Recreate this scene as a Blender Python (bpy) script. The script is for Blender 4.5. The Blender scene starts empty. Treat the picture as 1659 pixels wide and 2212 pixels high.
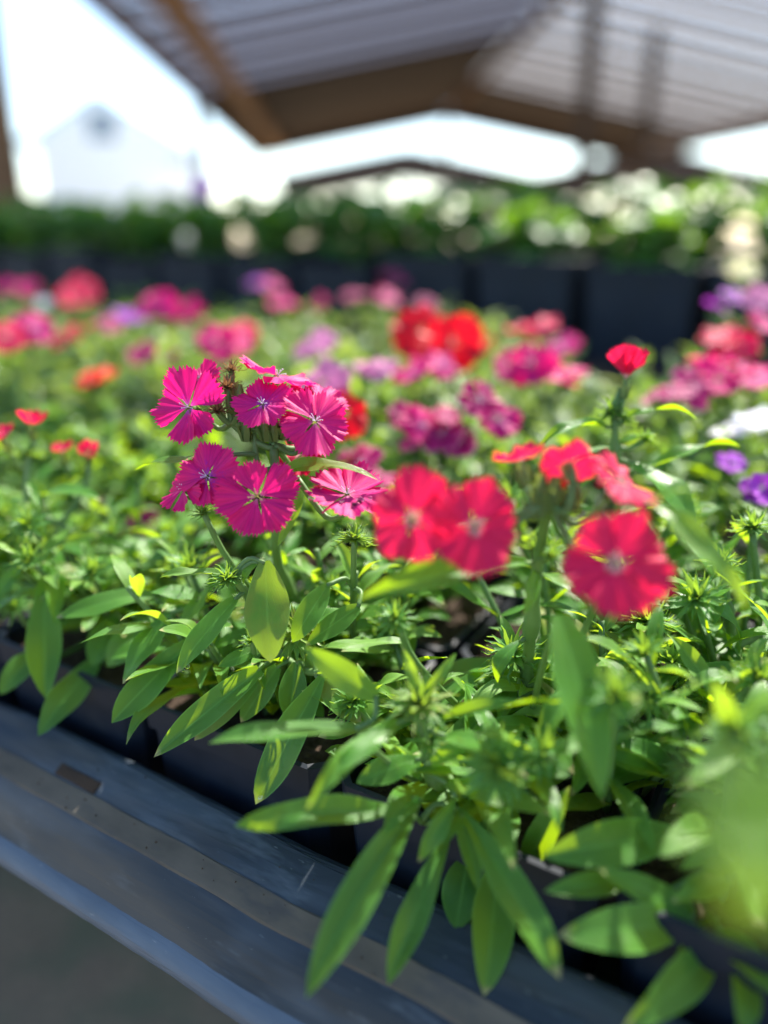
import bpy, math, random
from mathutils import Vector, Matrix
R = math.radians
random.seed(7)
scene = bpy.context.scene
col = scene.collection

# ------------------------------------------------------------------ camera, sky, sun, exposure
CAM_Z = 1.05
PITCH = R(20)
cam_d = bpy.data.cameras.new('camera')
cam = bpy.data.objects.new('camera', cam_d); col.objects.link(cam)
cam.location = (0, 0, CAM_Z)
cam.rotation_euler = (R(90) - PITCH, 0, 0)
cam_d.sensor_fit = 'VERTICAL'; cam_d.sensor_height = 36; cam_d.sensor_width = 27
cam_d.lens = 27.2
cam_d.clip_start = 0.01; cam_d.clip_end = 2000
cam_d.dof.use_dof = True
cam_d.dof.focus_distance = 0.297
cam_d.dof.aperture_fstop = 2.1
scene.camera = cam

SUN_AZ, SUN_EL = R(28), R(47)           # azimuth clockwise from +Y
world = bpy.data.worlds.new('World'); scene.world = world
world.use_nodes = True
wn = world.node_tree.nodes; wl = world.node_tree.links
sky = wn.new('ShaderNodeTexSky'); sky.sky_type = 'NISHITA'; sky.sun_disc = False
sky.sun_elevation = SUN_EL; sky.sun_rotation = SUN_AZ
sky.air_density = 1.0; sky.dust_density = 0.4; sky.ozone_density = 1.6
bg = wn['Background']; bg.inputs['Strength'].default_value = 0.12
wl.new(sky.outputs['Color'], bg.inputs['Color'])
sun_d = bpy.data.lights.new('sun', 'SUN'); sun_d.energy = 4.6; sun_d.angle = R(0.53)
sun_d.color = (1.0, 0.94, 0.84)
sun = bpy.data.objects.new('sun', sun_d); col.objects.link(sun)
sdir = Vector((math.sin(SUN_AZ)*math.cos(SUN_EL), math.cos(SUN_AZ)*math.cos(SUN_EL), math.sin(SUN_EL)))
sun.rotation_euler = sdir.to_track_quat('Z', 'Y').to_euler()
sun.location = sdir*20
vs = scene.view_settings
vs.view_transform = 'Standard'; vs.look = 'None'; vs.exposure = 1.85; vs.gamma = 1; vs.use_curve_mapping = False
scene.render.engine = 'CYCLES'
cy = scene.cycles
cy.use_denoising = True
try: cy.denoiser = 'OPENIMAGEDENOISE'
except Exception: pass
cy.max_bounces = 8; cy.transparent_max_bounces = 8; cy.transmission_bounces = 6
cy.sample_clamp_indirect = 6; cy.caustics_refractive = False; cy.caustics_reflective = False

# ------------------------------------------------------------------ frames of reference
F = 27.2/36*2212.0                       # focal length in units of a 1659 x 2212 picture
CAM = Vector((0, 0, CAM_Z))
FWD = Vector((0, math.cos(PITCH), -math.sin(PITCH)))
UPV = Vector((0, math.sin(PITCH), math.cos(PITCH)))
RGT = Vector((1, 0, 0))
def at(x, y, d):                         # a point d metres deep along the line of sight
    return CAM + d*(FWD + (x-829.5)/F*RGT - (y-1106)/F*UPV)
def camdir(x, y, z): return (RGT*x + UPV*y - FWD*z).normalized()
def depth_for(y, z):                     # depth at which that line of sight meets height z (relative to the camera)
    k = math.sin(PITCH) + (y-1106)/F*math.cos(PITCH)
    return -z/k
A31 = R(31)
NB = Vector((math.sin(A31), math.cos(A31), 0))      # across the bench, away from the aisle
EB = Vector((-math.cos(A31), math.sin(A31), 0))     # along the bench
def bench(p, q, z): return Vector((0, 0, CAM_Z + z)) + NB*p + EB*q   # z relative to the camera
SOIL, RIM, BED = -0.203, -0.195, -0.285
UP = Vector((0, 0, 1))

# ------------------------------------------------------------------ building helpers
WM = {}
def tag(o, label=None, cat=None, group=None, kind=None):
    if label: o['label'] = label
    if cat: o['category'] = cat
    if group: o['group'] = group
    if kind: o['kind'] = kind
    return o
def put(o, parent, M):
    col.objects.link(o); WM[o.name] = M
    if parent is not None:
        o.parent = parent; o.matrix_basis = WM[parent.name].inverted() @ M
    else: o.matrix_basis = M
    return o
def empty(name, M, parent=None):
    o = bpy.data.objects.new(name, None); o.empty_display_size = 0.01
    return put(o, parent, M)
def inst(name, me, M, parent=None):
    return put(bpy.data.objects.new(name, me), parent, M)
def mesh(name, vs_, fs, mat, uvs=None, smooth=True):
    me = bpy.data.meshes.new(name); me.from_pydata(vs_, [], fs)
    if uvs:
        lay = me.uv_layers.new(name='UVMap')
        for l in me.loops: lay.data[l.index].uv = uvs[l.vertex_index]
    if smooth: me.polygons.foreach_set('use_smooth', [True]*len(me.polygons))
    if mat is not None: me.materials.append(mat)
    me.update(); return me
def T(v): return Matrix.Translation(v)
def frame(o, x, z):                      # matrix with X along x and Z as near z as possible
    x = x.normalized(); y = z.cross(x)
    if y.length < 1e-6: y = Vector((0, 1, 0.01)).cross(x)
    y.normalize(); z = x.cross(y)
    return Matrix(((x.x, y.x, z.x, o.x), (x.y, y.y, z.y, o.y), (x.z, y.z, z.z, o.z), (0, 0, 0, 1)))
def bez(pts, n):                         # Catmull-Rom through points
    P = [pts[0]*2-pts[1]] + list(pts) + [pts[-1]*2-pts[-2]]
    out = []
    for i in range(1, len(P)-2):
        for k in range(n):
            t = k/n; a, b, c, d = P[i-1], P[i], P[i+1], P[i+2]
            out.append(0.5*((2*b)+(c-a)*t+(2*a-5*b+4*c-d)*t*t+(3*b-a-3*c+d)*t**3))
    out.append(pts[-1].copy()); return out
def tube_data(path, r0, r1, sides=6, V=None, Fc=None, bumps=()):
    V = [] if V is None else V; Fc = [] if Fc is None else Fc
    b0 = len(V); n = len(path); ref = Vector((0.31, 0.2, 0.93))
    for i, p in enumerate(path):
        tg = (path[min(i+1, n-1)] - path[max(i-1, 0)]).normalized()
        a = tg.cross(ref)
        if a.length < 1e-3: a = tg.cross(Vector((1, 0, 0)))
        a.normalize(); b = tg.cross(a)
        r = r0 + (r1-r0)*i/(n-1)
        for bt in bumps: r *= 1 + 0.7*math.exp(-((i/(n-1)-bt)/0.03)**2)
        for k in range(sides):
            an = 2*math.pi*k/sides
            V.append(tuple(p + a*math.cos(an)*r + b*math.sin(an)*r))
    for i in range(n-1):
        for k in range(sides):
            k2 = (k+1) % sides
            Fc.append((b0+i*sides+k, b0+i*sides+k2, b0+(i+1)*sides+k2, b0+(i+1)*sides+k))
    Fc.append(tuple(b0+k for k in range(sides))[::-1]); Fc.append(tuple(b0+(n-1)*sides+k for k in range(sides)))
    return V, Fc
def box_data(c, X, Y, Z, V=None, Fc=None):          # box with centre c and half-extent vectors
    V = [] if V is None else V; Fc = [] if Fc is None else Fc
    b = len(V)
    for sx in (-1, 1):
        for sy in (-1, 1):
            for sz in (-1, 1): V.append(tuple(c + X*sx + Y*sy + Z*sz))
    for f in ((0,1,3,2),(4,6,7,5),(0,4,5,1),(2,3,7,6),(0,2,6,4),(1,5,7,3)): Fc.append(tuple(b+i for i in f))
    return V, Fc

# ------------------------------------------------------------------ materials
def mat(name):
    m = bpy.data.materials.new(name); m.use_nodes = True
    nt = m.node_tree; nt.nodes.clear()
    return m, nt
class N:
    def __init__(s, nt): s.nt = nt
    def new(s, t, **kw):
        n = s.nt.nodes.new(t)
        for k, v in kw.items(): setattr(n, k, v)
        return n
    def link(s, a, b): s.nt.links.new(a, b)
    def math(s, op, a, b=None, clamp=False):
        n = s.new('ShaderNodeMath', operation=op); n.use_clamp = clamp
        for i, v in enumerate((a, b)):
            if v is None: continue
            if hasattr(v, 'links') or hasattr(v, 'is_linked'): s.link(v, n.inputs[i])
            else: n.inputs[i].default_value = v
        return n.outputs[0]
    def mix(s, fac, a, b, blend='MIX'):
        n = s.new('ShaderNodeMix', data_type='RGBA', blend_type=blend)
        for sock, v in ((n.inputs[0], fac), (n.inputs[6], a), (n.inputs[7], b)):
            if hasattr(v, 'is_linked'): s.link(v, sock)
            elif isinstance(v, tuple): sock.default_value = (*v, 1)
            else: sock.default_value = v
        return n.outputs[2]
    def ramp(s, fac, stops):
        n = s.new('ShaderNodeValToRGB'); cr = n.color_ramp
        while len(cr.elements) < len(stops): cr.elements.new(0.5)
        for e, (p, c) in zip(cr.elements, stops): e.position = p; e.color = (*c, 1) if isinstance(c, tuple) else (c, c, c, 1)
        s.link(fac, n.inputs[0]); return n.outputs[0]
    def noise(s, scale, detail=3, coord=None, rough=0.5):
        n = s.new('ShaderNodeTexNoise'); n.inputs['Scale'].default_value = scale; n.inputs['Detail'].default_value = detail
        n.inputs['Roughness'].default_value = rough
        if coord is not None: s.link(coord, n.inputs['Vector'])
        return n.outputs[0]

def leaf_material(name, dark, light, trans, tfac=0.42, rough=0.38, spec=0.30):
    m, nt = mat(name); n = N(nt)
    uv = n.new('ShaderNodeTexCoord'); sep = n.new('ShaderNodeSeparateXYZ'); n.link(uv.outputs['UV'], sep.inputs[0])
    oi = n.new('ShaderNodeObjectInfo'); geo = n.new('ShaderNodeNewGeometry')
    mid = n.math('ABSOLUTE', n.math('SUBTRACT', sep.outputs[1], 0.5))            # 0 at midrib, .5 at edge
    rnd = oi.outputs['Random']
    nz = n.noise(140, 4, geo.outputs['Position'])
    base = n.mix(n.math('ADD', n.math('MULTIPLY', rnd, 0.65), n.math('MULTIPLY', nz, 0.45), True), dark, light)
    # fine lengthwise side veins
    mp = n.new('ShaderNodeCombineXYZ'); n.link(n.math('ADD', n.math('MULTIPLY', sep.outputs[0], 7.0), n.math('MULTIPLY', mid, -14.0)), mp.inputs[0]); n.link(rnd, mp.inputs[1])
    vein = n.noise(3.2, 2, mp.outputs[0])
    base = n.mix(n.math('MULTIPLY', n.ramp(vein, [(0.45, 0.0), (0.62, 1.0)]), 0.28), base, tuple(min(1, c*1.6+0.01) for c in light))
    rib = n.ramp(mid, [(0.0, 1.0), (0.035, 0.0)])
    base = n.mix(n.math('MULTIPLY', rib, 0.6), base, tuple(min(1, c*2.0+0.02) for c in light))
    rim = n.ramp(mid, [(0.455, 0.0), (0.5, 1.0)])
    base = n.mix(n.math('MULTIPLY', rim, 0.7), base, tuple(min(1, c*2.2+0.03) for c in light))
    # a few yellowing and browned spots
    sp = n.ramp(n.noise(420, 2, geo.outputs['Position']), [(0.70, 0.0), (0.76, 1.0)])
    base = n.mix(n.math('MULTIPLY', sp, 0.35), base, (0.2, 0.17, 0.05))
    tip = n.math('MULTIPLY', n.ramp(n.math('ADD', sep.outputs[0], n.math('MULTIPLY', n.noise(260, 2, geo.outputs['Position']), 0.08)), [(0.955, 0.0), (1.0, 1.0)]), n.ramp(rnd, [(0.45, 0.0), (0.55, 0.85)]))
    base = n.mix(tip, base, (0.42, 0.36, 0.18))
    yel = n.math('MULTIPLY', n.ramp(rnd, [(0.93, 0.0), (0.97, 0.7)]), n.ramp(n.noise(90, 3, geo.outputs['Position']), [(0.35, 0.0), (0.6, 1.0)]))
    base = n.mix(yel, base, (0.26, 0.24, 0.05))
    bs = n.new('ShaderNodeBsdfPrincipled'); n.link(base, bs.inputs['Base Color'])
    wet = n.ramp(n.noise(70, 2, geo.outputs['Position']), [(0.42, rough+0.12), (0.60, rough-0.14)]); n.link(wet, bs.inputs['Roughness']); bs.inputs['Specular IOR Level'].default_value = spec
    bu = n.new('ShaderNodeBump'); bu.inputs['Strength'].default_value = 0.35; bu.inputs['Distance'].default_value = 0.0006
    n.link(n.math('ADD', vein, n.math('MULTIPLY', nz, 0.5)), bu.inputs['Height']); n.link(bu.outputs[0], bs.inputs['Normal'])
    tr = n.new('ShaderNodeBsdfTranslucent')
    tcol = n.mix(n.math('MULTIPLY', n.ramp(vein, [(0.4, 0.0), (0.65, 1.0)]), 0.3), trans, tuple(c*0.62 for c in trans))
    n.link(tcol, tr.inputs['Color'])
    ms = n.new('ShaderNodeMixShader'); ms.inputs[0].default_value = tfac
    n.link(bs.outputs[0], ms.inputs[1]); n.link(tr.outputs[0], ms.inputs[2])
    out = n.new('ShaderNodeOutputMaterial'); n.link(ms.outputs[0], out.inputs[0]); return m

def petal_material(name, stops, vein, trans, tfac=0.45, vein_amt=0.45, speck=None, rand=None):
    """stops: colour along the petal from claw (0) to fringe (1)"""
    m, nt = mat(name); n = N(nt)
    uv = n.new('ShaderNodeTexCoord'); sep = n.new('ShaderNodeSeparateXYZ'); n.link(uv.outputs['UV'], sep.inputs[0])
    oi = n.new('ShaderNodeObjectInfo'); geo = n.new('ShaderNodeNewGeometry')
    r, a = sep.outputs[0], sep.outputs[1]
    wob = n.noise(9, 2, uv.outputs['UV'])
    rr = n.math('ADD', r, n.math('MULTIPLY', n.math('SUBTRACT', wob, 0.5), 0.16))
    base = n.ramp(rr, stops)
    cx = n.new('ShaderNodeCombineXYZ'); n.link(n.math('MULTIPLY', a, 26.0), cx.inputs[0]); n.link(n.math('MULTIPLY', r, 1.3), cx.inputs[1]); n.link(oi.outputs['Random'], cx.inputs[2])
    vn = n.noise(1.0, 3, cx.outputs[0], 0.6)
    base = n.mix(n.math('MULTIPLY', n.ramp(vn, [(0.46, 0.0), (0.66, 1.0)]), vein_amt), base, vein)
    if speck:
        s2 = n.ramp(n.noise(900, 1, geo.outputs['Position']), [(0.60, 0.0), (0.66, 1.0)])
        lim = n.ramp(r, [(0.15, 1.0), (0.62, 0.0)])
        base = n.mix(n.math('MULTIPLY', s2, lim), base, speck)
    if rand: base = n.mix(n.math('MULTIPLY', oi.outputs['Random'], 0.6), base, rand)
    bs = n.new('ShaderNodeBsdfPrincipled'); n.link(base, bs.inputs['Base Color']); bs.inputs['Roughness'].default_value = 0.55
    bs.inputs['Specular IOR Level'].default_value = 0.3; bs.inputs['Sheen Weight'].default_value = 0.0
    bu = n.new('ShaderNodeBump'); bu.inputs['Strength'].default_value = 0.6; bu.inputs['Distance'].default_value = 0.0006
    n.link(vn, bu.inputs['Height']); n.link(bu.outputs[0], bs.inputs['Normal'])
    tr = n.new('ShaderNodeBsdfTranslucent'); n.link(n.mix(0.55, base, trans), tr.inputs['Color'])
    ms = n.new('ShaderNodeMixShader'); ms.inputs[0].default_value = tfac
    n.link(bs.outputs[0], ms.inputs[1]); n.link(tr.outputs[0], ms.inputs[2])
    out = n.new('ShaderNodeOutputMaterial'); n.link(ms.outputs[0], out.inputs[0]); return m

def plain(name, c1, c2, scale=20, rough=0.6, spec=0.4, bump=0.0, trans=None, tfac=0.3, stretch=None, extra=None, along=False):
    m, nt = mat(name); n = N(nt)
    geo = n.new('ShaderNodeTexCoord'); co = geo.outputs['Object']
    if stretch:
        mp = n.new('ShaderNodeMapping'); mp.vector_type = 'TEXTURE' if along else 'POINT'; mp.inputs['Scale'].default_value = tuple(1/c for c in stretch) if along else stretch; mp.inputs['Rotation'].default_value = (0, 0, R(149) if along else 0); n.link(co, mp.inputs[0]); co = mp.outputs[0]
    nz = n.noise(scale, 5, co, 0.6)
    base = n.mix(n.ramp(nz, [(0.3, 0.0), (0.7, 1.0)]), c1, c2)
    if extra:
        for sc_, lo, hi, amt, c in extra:
            base = n.mix(n.math('MULTIPLY', n.ramp(n.noise(sc_, 4, co, 0.65), [(lo, 0.0), (hi, 1.0)]), amt), base, c)
    bs = n.new('ShaderNodeBsdfPrincipled'); n.link(base, bs.inputs['Base Color'])
    n.link(n.math('ADD', n.math('MULTIPLY', nz, 0.25), rough-0.12), bs.inputs['Roughness']); bs.inputs['Specular IOR Level'].default_value = spec
    if bump:
        bu = n.new('ShaderNodeBump'); bu.inputs['Strength'].default_value = 0.5; bu.inputs['Distance'].default_value = bump
        n.link(nz, bu.inputs['Height']); n.link(bu.outputs[0], bs.inputs['Normal'])
    out = n.new('ShaderNodeOutputMaterial')
    if trans:
        tr = n.new('ShaderNodeBsdfTranslucent'); tr.inputs['Color'].default_value = (*trans, 1)
        ms = n.new('ShaderNodeMixShader'); ms.inputs[0].default_value = tfac
        n.link(bs.outputs[0], ms.inputs[1]); n.link(tr.outputs[0], ms.inputs[2]); n.link(ms.outputs[0], out.inputs[0])
    else: n.link(bs.outputs[0], out.inputs[0])
    return m

M_LEAF = leaf_material('dianthus_leaf', (0.038, 0.150, 0.026), (0.090, 0.235, 0.036), (0.36, 0.55, 0.006), 0.50)
M_LEAF_Y = leaf_material('young_dianthus_leaf', (0.085, 0.21, 0.035), (0.14, 0.28, 0.05), (0.42, 0.60, 0.02), 0.48)
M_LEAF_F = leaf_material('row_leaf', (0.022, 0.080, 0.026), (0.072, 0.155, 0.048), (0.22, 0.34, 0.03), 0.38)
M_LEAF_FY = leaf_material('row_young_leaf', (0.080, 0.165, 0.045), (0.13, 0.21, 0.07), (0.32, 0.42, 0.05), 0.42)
M_BRACT = leaf_material('bract', (0.05, 0.17, 0.04), (0.11, 0.26, 0.06), (0.34, 0.52, 0.03), 0.35)
M_BROAD = leaf_material('broad_leaf', (0.025, 0.12, 0.03), (0.07, 0.20, 0.03), (0.20, 0.38, 0.012), 0.38, 0.50)
M_STEM = plain('stem_green', (0.07, 0.16, 0.04), (0.14, 0.24, 0.08), 60, 0.5, 0.4, 0, (0.3, 0.42, 0.04), 0.25)
M_CALYX = plain('calyx_green', (0.06, 0.13, 0.03), (0.14, 0.20, 0.06), 90, 0.5, 0.4, 0, (0.3, 0.38, 0.05), 0.25)
M_DRY = plain('dried_petal_brown', (0.11, 0.06, 0.03), (0.24, 0.15, 0.08), 200, 0.8, 0.2, 0, (0.3, 0.15, 0.05), 0.2)
PET = {
 'magenta': petal_material('petal_magenta', [(0.0, (0.75, 0.45, 0.75)), (0.12, (0.42, 0.08, 0.45)), (0.26, (0.62, 0.005, 0.22)), (1.0, (0.72, 0.004, 0.18))], (0.38, 0.002, 0.13), (0.88, 0.010, 0.17), 0.42, 0.6, (0.30, 0.01, 0.38)),
 'pink': petal_material('petal_pink', [(0.0, (0.8, 0.7, 0.35)), (0.1, (0.70, 0.15, 0.35)), (0.22, (0.68, 0.006, 0.21)), (1.0, (0.75, 0.005, 0.175))], (0.42, 0.002, 0.12), (0.90, 0.012, 0.15), 0.42, 0.65),
 'coral': petal_material('petal_coral', [(0.0, (0.8, 0.6, 0.5)), (0.13, (0.78, 0.42, 0.42)), (0.22, (0.70, 0.006, 0.088)), (1.0, (0.76, 0.008, 0.078))], (0.52, 0.003, 0.08), (0.92, 0.018, 0.07), 0.40, 0.5),
 'red': petal_material('petal_red', [(0.0, (0.6, 0.1, 0.1)), (0.3, (0.75, 0.006, 0.02)), (1.0, (0.78, 0.004, 0.018))], (0.55, 0.003, 0.03), (0.9, 0.004, 0.02), 0.42, 0.3),
 'orange': petal_material('petal_orange', [(0.0, (0.7, 0.2, 0.1)), (0.3, (0.78, 0.05, 0.02)), (1.0, (0.80, 0.07, 0.025))], (0.6, 0.03, 0.02), (0.98, 0.12, 0.02), 0.42, 0.3),
 'burgundy': petal_material('petal_burgundy', [(0.0, (0.6, 0.3, 0.45)), (0.2, (0.33, 0.004, 0.12)), (0.84, (0.46, 0.004, 0.13)), (0.95, (0.70, 0.12, 0.32)), (1.0, (0.78, 0.4, 0.5))], (0.24, 0.002, 0.09), (0.7, 0.006, 0.12), 0.38, 0.4),
 'lilac': petal_material('petal_lilac', [(0.0, (0.5, 0.1, 0.4)), (0.3, (0.62, 0.16, 0.38)), (1.0, (0.70, 0.26, 0.46))], (0.55, 0.10, 0.34), (0.80, 0.22, 0.42), 0.4, 0.35),
 'purple': petal_material('petal_purple', [(0.0, (0.6, 0.4, 0.6)), (0.25, (0.36, 0.03, 0.48)), (1.0, (0.44, 0.04, 0.55))], (0.25, 0.02, 0.4), (0.55, 0.05, 0.6), 0.42, 0.35),
 'white': petal_material('petal_white', [(0.0, (0.7, 0.75, 0.5)), (0.3, (0.78, 0.76, 0.80)), (1.0, (0.82, 0.80, 0.84))], (0.7, 0.66, 0.75), (0.85, 0.82, 0.85), 0.4, 0.2),
 'yellow': petal_material('petal_yellow', [(0.0, (0.7, 0.6, 0.2)), (0.3, (0.80, 0.74, 0.38)), (1.0, (0.82, 0.78, 0.45))], (0.7, 0.62, 0.3), (0.9, 0.8, 0.35), 0.4, 0.2),
}
M_STAMEN = plain('stamen_white', (0.75, 0.6, 0.75), (0.8, 0.75, 0.8), 100, 0.5, 0.3, 0, (0.8, 0.7, 0.8), 0.3)
M_POLLEN = plain('pollen_yellow', (0.55, 0.5, 0.12), (0.7, 0.65, 0.25), 300, 0.7, 0.2)
m, nt = mat('water'); n = N(nt)
b_ = n.new('ShaderNodeBsdfPrincipled'); b_.inputs['Base Color'].default_value = (1, 1, 1, 1); b_.inputs['Transmission Weight'].default_value = 1; b_.inputs['IOR'].default_value = 1.33; b_.inputs['Roughness'].default_value = 0.02
o_ = n.new('ShaderNodeOutputMaterial'); n.link(b_.outputs[0], o_.inputs[0]); M_WATER = m
M_POT = plain('black_pot_plastic', (0.005, 0.009, 0.017), (0.009, 0.014, 0.026), 40, 0.55, 0.25, 0.0004, extra=[(30, 0.55, 0.75, 0.3, (0.05, 0.05, 0.05))])
M_SOIL = plain('potting_soil', (0.018, 0.012, 0.009), (0.07, 0.05, 0.038), 260, 0.95, 0.1, 0.003)
M_TRAY = plain('bench_tray_plastic', (0.006, 0.011, 0.016), (0.020, 0.030, 0.042), 16, 0.50, 0.32, 0.0008, stretch=(0.35, 1.5, 1.5), along=True,
               extra=[(13, 0.50, 0.62, 0.6, (0.060, 0.080, 0.105)), (55, 0.55, 0.68, 0.5, (0.09, 0.11, 0.13)), (420, 0.68, 0.72, 0.35, (0.22, 0.24, 0.24)), (8, 0.56, 0.66, 0.6, (0.075, 0.062, 0.046))])
M_EDGE = plain('sky_highlight_edge', (0.035, 0.050, 0.070), (0.105, 0.135, 0.175), 22, 0.45, 0.4, 0.0006, stretch=(0.35, 1.2, 1.2), along=True, extra=[(420, 0.68, 0.72, 0.35, (0.24, 0.26, 0.26)), (14, 0.55, 0.66, 0.6, (0.030, 0.040, 0.055))])  # paler blue-grey paints the sky's reflection along the lower lip
M_DIRT = plain('dried_mud_strip', (0.035, 0.032, 0.028), (0.13, 0.11, 0.085), 26, 0.85, 0.2, 0.0008, stretch=(0.4, 1, 1), along=True, extra=[(60, 0.55, 0.7, 0.6, (0.03, 0.035, 0.045)), (12, 0.5, 0.65, 0.7, (0.04, 0.045, 0.055))])
M_RUST = plain('rusty_brown', (0.018, 0.013, 0.010), (0.060, 0.036, 0.022), 60, 0.85, 0.2, 0.0006)
M_WOOD = plain('brown_timber', (0.10, 0.052, 0.026), (0.22, 0.12, 0.058), 5, 0.75, 0.25, 0.003, stretch=(1, 1, 0.2))
M_PURLIN = plain('sunlit_orange_timber', (0.24, 0.125, 0.055), (0.38, 0.21, 0.10), 5, 0.75, 0.25, 0.003, stretch=(0.2, 1, 1))  # orange of sunlight on the purlin put into its base colour
M_DARKWOOD = plain('dark_boards', (0.045, 0.030, 0.022), (0.085, 0.058, 0.044), 4, 0.8, 0.2, 0.002)
M_SHEET = plain('old_translucent_sheet', (0.16, 0.17, 0.21), (0.30, 0.31, 0.37), 2.5, 0.5, 0.3, 0.0, (0.105, 0.115, 0.155), 0.6)
M_SHEET2 = plain('pale_translucent_sheet', (0.30, 0.29, 0.29), (0.50, 0.49, 0.48), 2.0, 0.5, 0.3, 0.0, (0.20, 0.195, 0.20), 0.65)
M_STEEL = plain('galvanised_steel', (0.26, 0.28, 0.30), (0.40, 0.42, 0.44), 12, 0.5, 0.5)
M_WHITE = plain('white_greenhouse_film', (0.78, 0.78, 0.78), (0.84, 0.84, 0.84), 3, 0.6, 0.3, 0, (0.9, 0.9, 0.9), 0.7)
M_ROOF = plain('blue_grey_roof_film', (0.30, 0.36, 0.42), (0.42, 0.48, 0.54), 2, 0.6, 0.4, 0, (0.66, 0.74, 0.80), 0.65)
M_GLASS = plain('dark_window', (0.10, 0.16, 0.24), (0.14, 0.20, 0.28), 1, 0.15, 0.6)
M_GROUND = plain('aisle_gravel', (0.15, 0.115, 0.08), (0.36, 0.27, 0.18), 60, 0.95, 0.1, 0.01, extra=[(9, 0.45, 0.62, 0.6, (0.12, 0.15, 0.09)), (6, 0.5, 0.66, 0.6, (0.22, 0.15, 0.11))])

# ------------------------------------------------------------------ ground
V, Fc = [], []
g = bpy.data.objects.new('ground', mesh('ground', [(-600, -600, 0), (600, -600, 0), (600, 900, 0), (-600, 900, 0)], [(0, 1, 2, 3)], M_GROUND))
put(g, None, Matrix()); tag(g, kind='structure')

# ------------------------------------------------------------------ greenhouse roof, posts, far buildings
GA = R(3.4)
GF = Vector((-math.sin(GA), math.cos(GA), 0)); GR = Vector((math.cos(GA), math.sin(GA), 0))
def gp(x, y, z): return Vector((0, 0, CAM_Z)) + GR*x + GF*y + UP*z
def beam(name, a, b, w, h, m, parent, side=None):
    d = b-a; X = d.normalized(); Y = (side or UP.cross(X))
    if Y.length < 1e-4: Y = GR.copy()
    Y = Y.normalized(); Z = X.cross(Y).normalized()
    M = frame((a+b)/2, X, Z)
    v, f = box_data(Vector((0, 0, 0)), Vector((d.length/2, 0, 0)), Vector((0, w/2, 0)), Vector((0, 0, h/2)))
    return inst(name, mesh(name, v, f, m, smooth=False), M, parent)
def plane_strip_mesh(name, L, w, m):                 # corrugated sheet, corrugations along its length
    v, f = [], []
    nc = 12
    for i in range(nc+1):
        y = -w/2 + w*i/nc; z = 0.018*math.cos(math.pi*i)
        v += [(-L/2, y, z), (L/2, y, z)]
    for i in range(nc): f.append((2*i, 2*i+1, 2*i+3, 2*i+2))
    return mesh(name, v, f, m, smooth=True)
EAVE, RIDGE = 1.5, 2.2
def house(name, label, x0, Y0, Y1, post_ys, sheet_to, nplanes=3, near=True):
    root = empty(name, T(gp(x0+3.7, (Y0+Y1)/2, -CAM_Z)))
    tag(root, label, 'greenhouse')
    xs = [(x0, x0+3.71), (x0+3.71, x0+7.41), (x0+7.41, x0+11.1), (x0+11.1, x0+14.8)][:nplanes]
    for k, (xa, xb) in enumerate(xs):
        za, zb = (EAVE, RIDGE) if k % 2 == 0 else (RIDGE, EAVE)
        L = (gp(xb, 0, zb)-gp(xa, 0, za)).length
        pitch = 0.62
        me1 = plane_strip_mesh('roof_sheet', L*0.995, 0.50, M_SHEET if k == 0 else M_SHEET2)
        v, f = box_data(Vector(), Vector((L/2*0.995, 0, 0)), Vector((0, 0.30, 0)), Vector((0, 0, 0.012)))
        me2 = mesh('roof_board', v, f, M_DARKWOOD, smooth=False)
        v, f = box_data(Vector(), Vector((L/2*0.995, 0, 0)), Vector((0, 0.075, 0)), Vector((0, 0, 0.020)))
        me3 = mesh('batten', v, f, M_DARKWOOD, smooth=False)
        y = Y0+0.3
        while y < Y1:
            c = gp((xa+xb)/2, y, (za+zb)/2)
            M = frame(c, gp(xb, 0, zb)-gp(xa, 0, za), UP)
            lim = sheet_to[k]
            if y < lim: inst('roof_sheet', me1, M, root)
            else: inst('roof_board', me2, M, root)
            if y < lim:
                M2 = frame(gp((xa+xb)/2, y+0.31, (za+zb)/2-0.042), gp(xb, 0, zb)-gp(xa, 0, za), UP)
                inst('batten', me3, M2, root)
            y += pitch
        # purlins along the house
        for t in ((0.14,) if near and k == 0 else ()):
            xq = xa+(xb-xa)*t; zq = za+(zb-za)*t
            beam('purlin', gp(xq, Y0, zq-0.205), gp(xq, Y1, zq-0.205), 0.15, 0.15, M_PURLIN, root)
        beam('eave_beam', gp(xa+0.03, Y0-0.05, za-0.10), gp(xa+0.03, Y1+0.05, za-0.10), 0.06, 0.14, M_WOOD, root)
        beam('end_rafter', gp(xa, Y1+0.02, za-0.11), gp(xb, Y1+0.02, zb-0.11), 0.08, 0.26, M_DARKWOOD, root)
        if not near: beam('fascia', gp(xa, Y0-0.05, za-0.42), gp(xb, Y0-0.05, zb-0.42), 0.06, 0.9, M_DARKWOOD, root)
    for (px_, py_, h_, w_, m_) in post_ys:
        beam('post', gp(px_, py_, -CAM_Z), gp(px_, py_, h_), w_, w_, m_, root, GR)
    return root
house('greenhouse', 'open-sided timber greenhouse with low corrugated sheet roof over the benches', -1.54, 2.75, 16.4,
      [(-1.48, 3.86, 1.36, 0.14, M_WOOD), (-1.50, 9.8, 1.4, 0.12, M_STEEL), (2.17, 7.3, 2.1, 0.12, M_DARKWOOD), (3.2, 8.6, 1.9, 0.10, M_DARKWOOD), (2.17, 16.2, 2.1, 0.10, M_STEEL), 
       (5.87, 16.2, 1.4, 0.14, M_WOOD), (-1.48, 16.2, 1.36, 0.08, M_STEEL)], [10.0, 13.4, 99])
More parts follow.
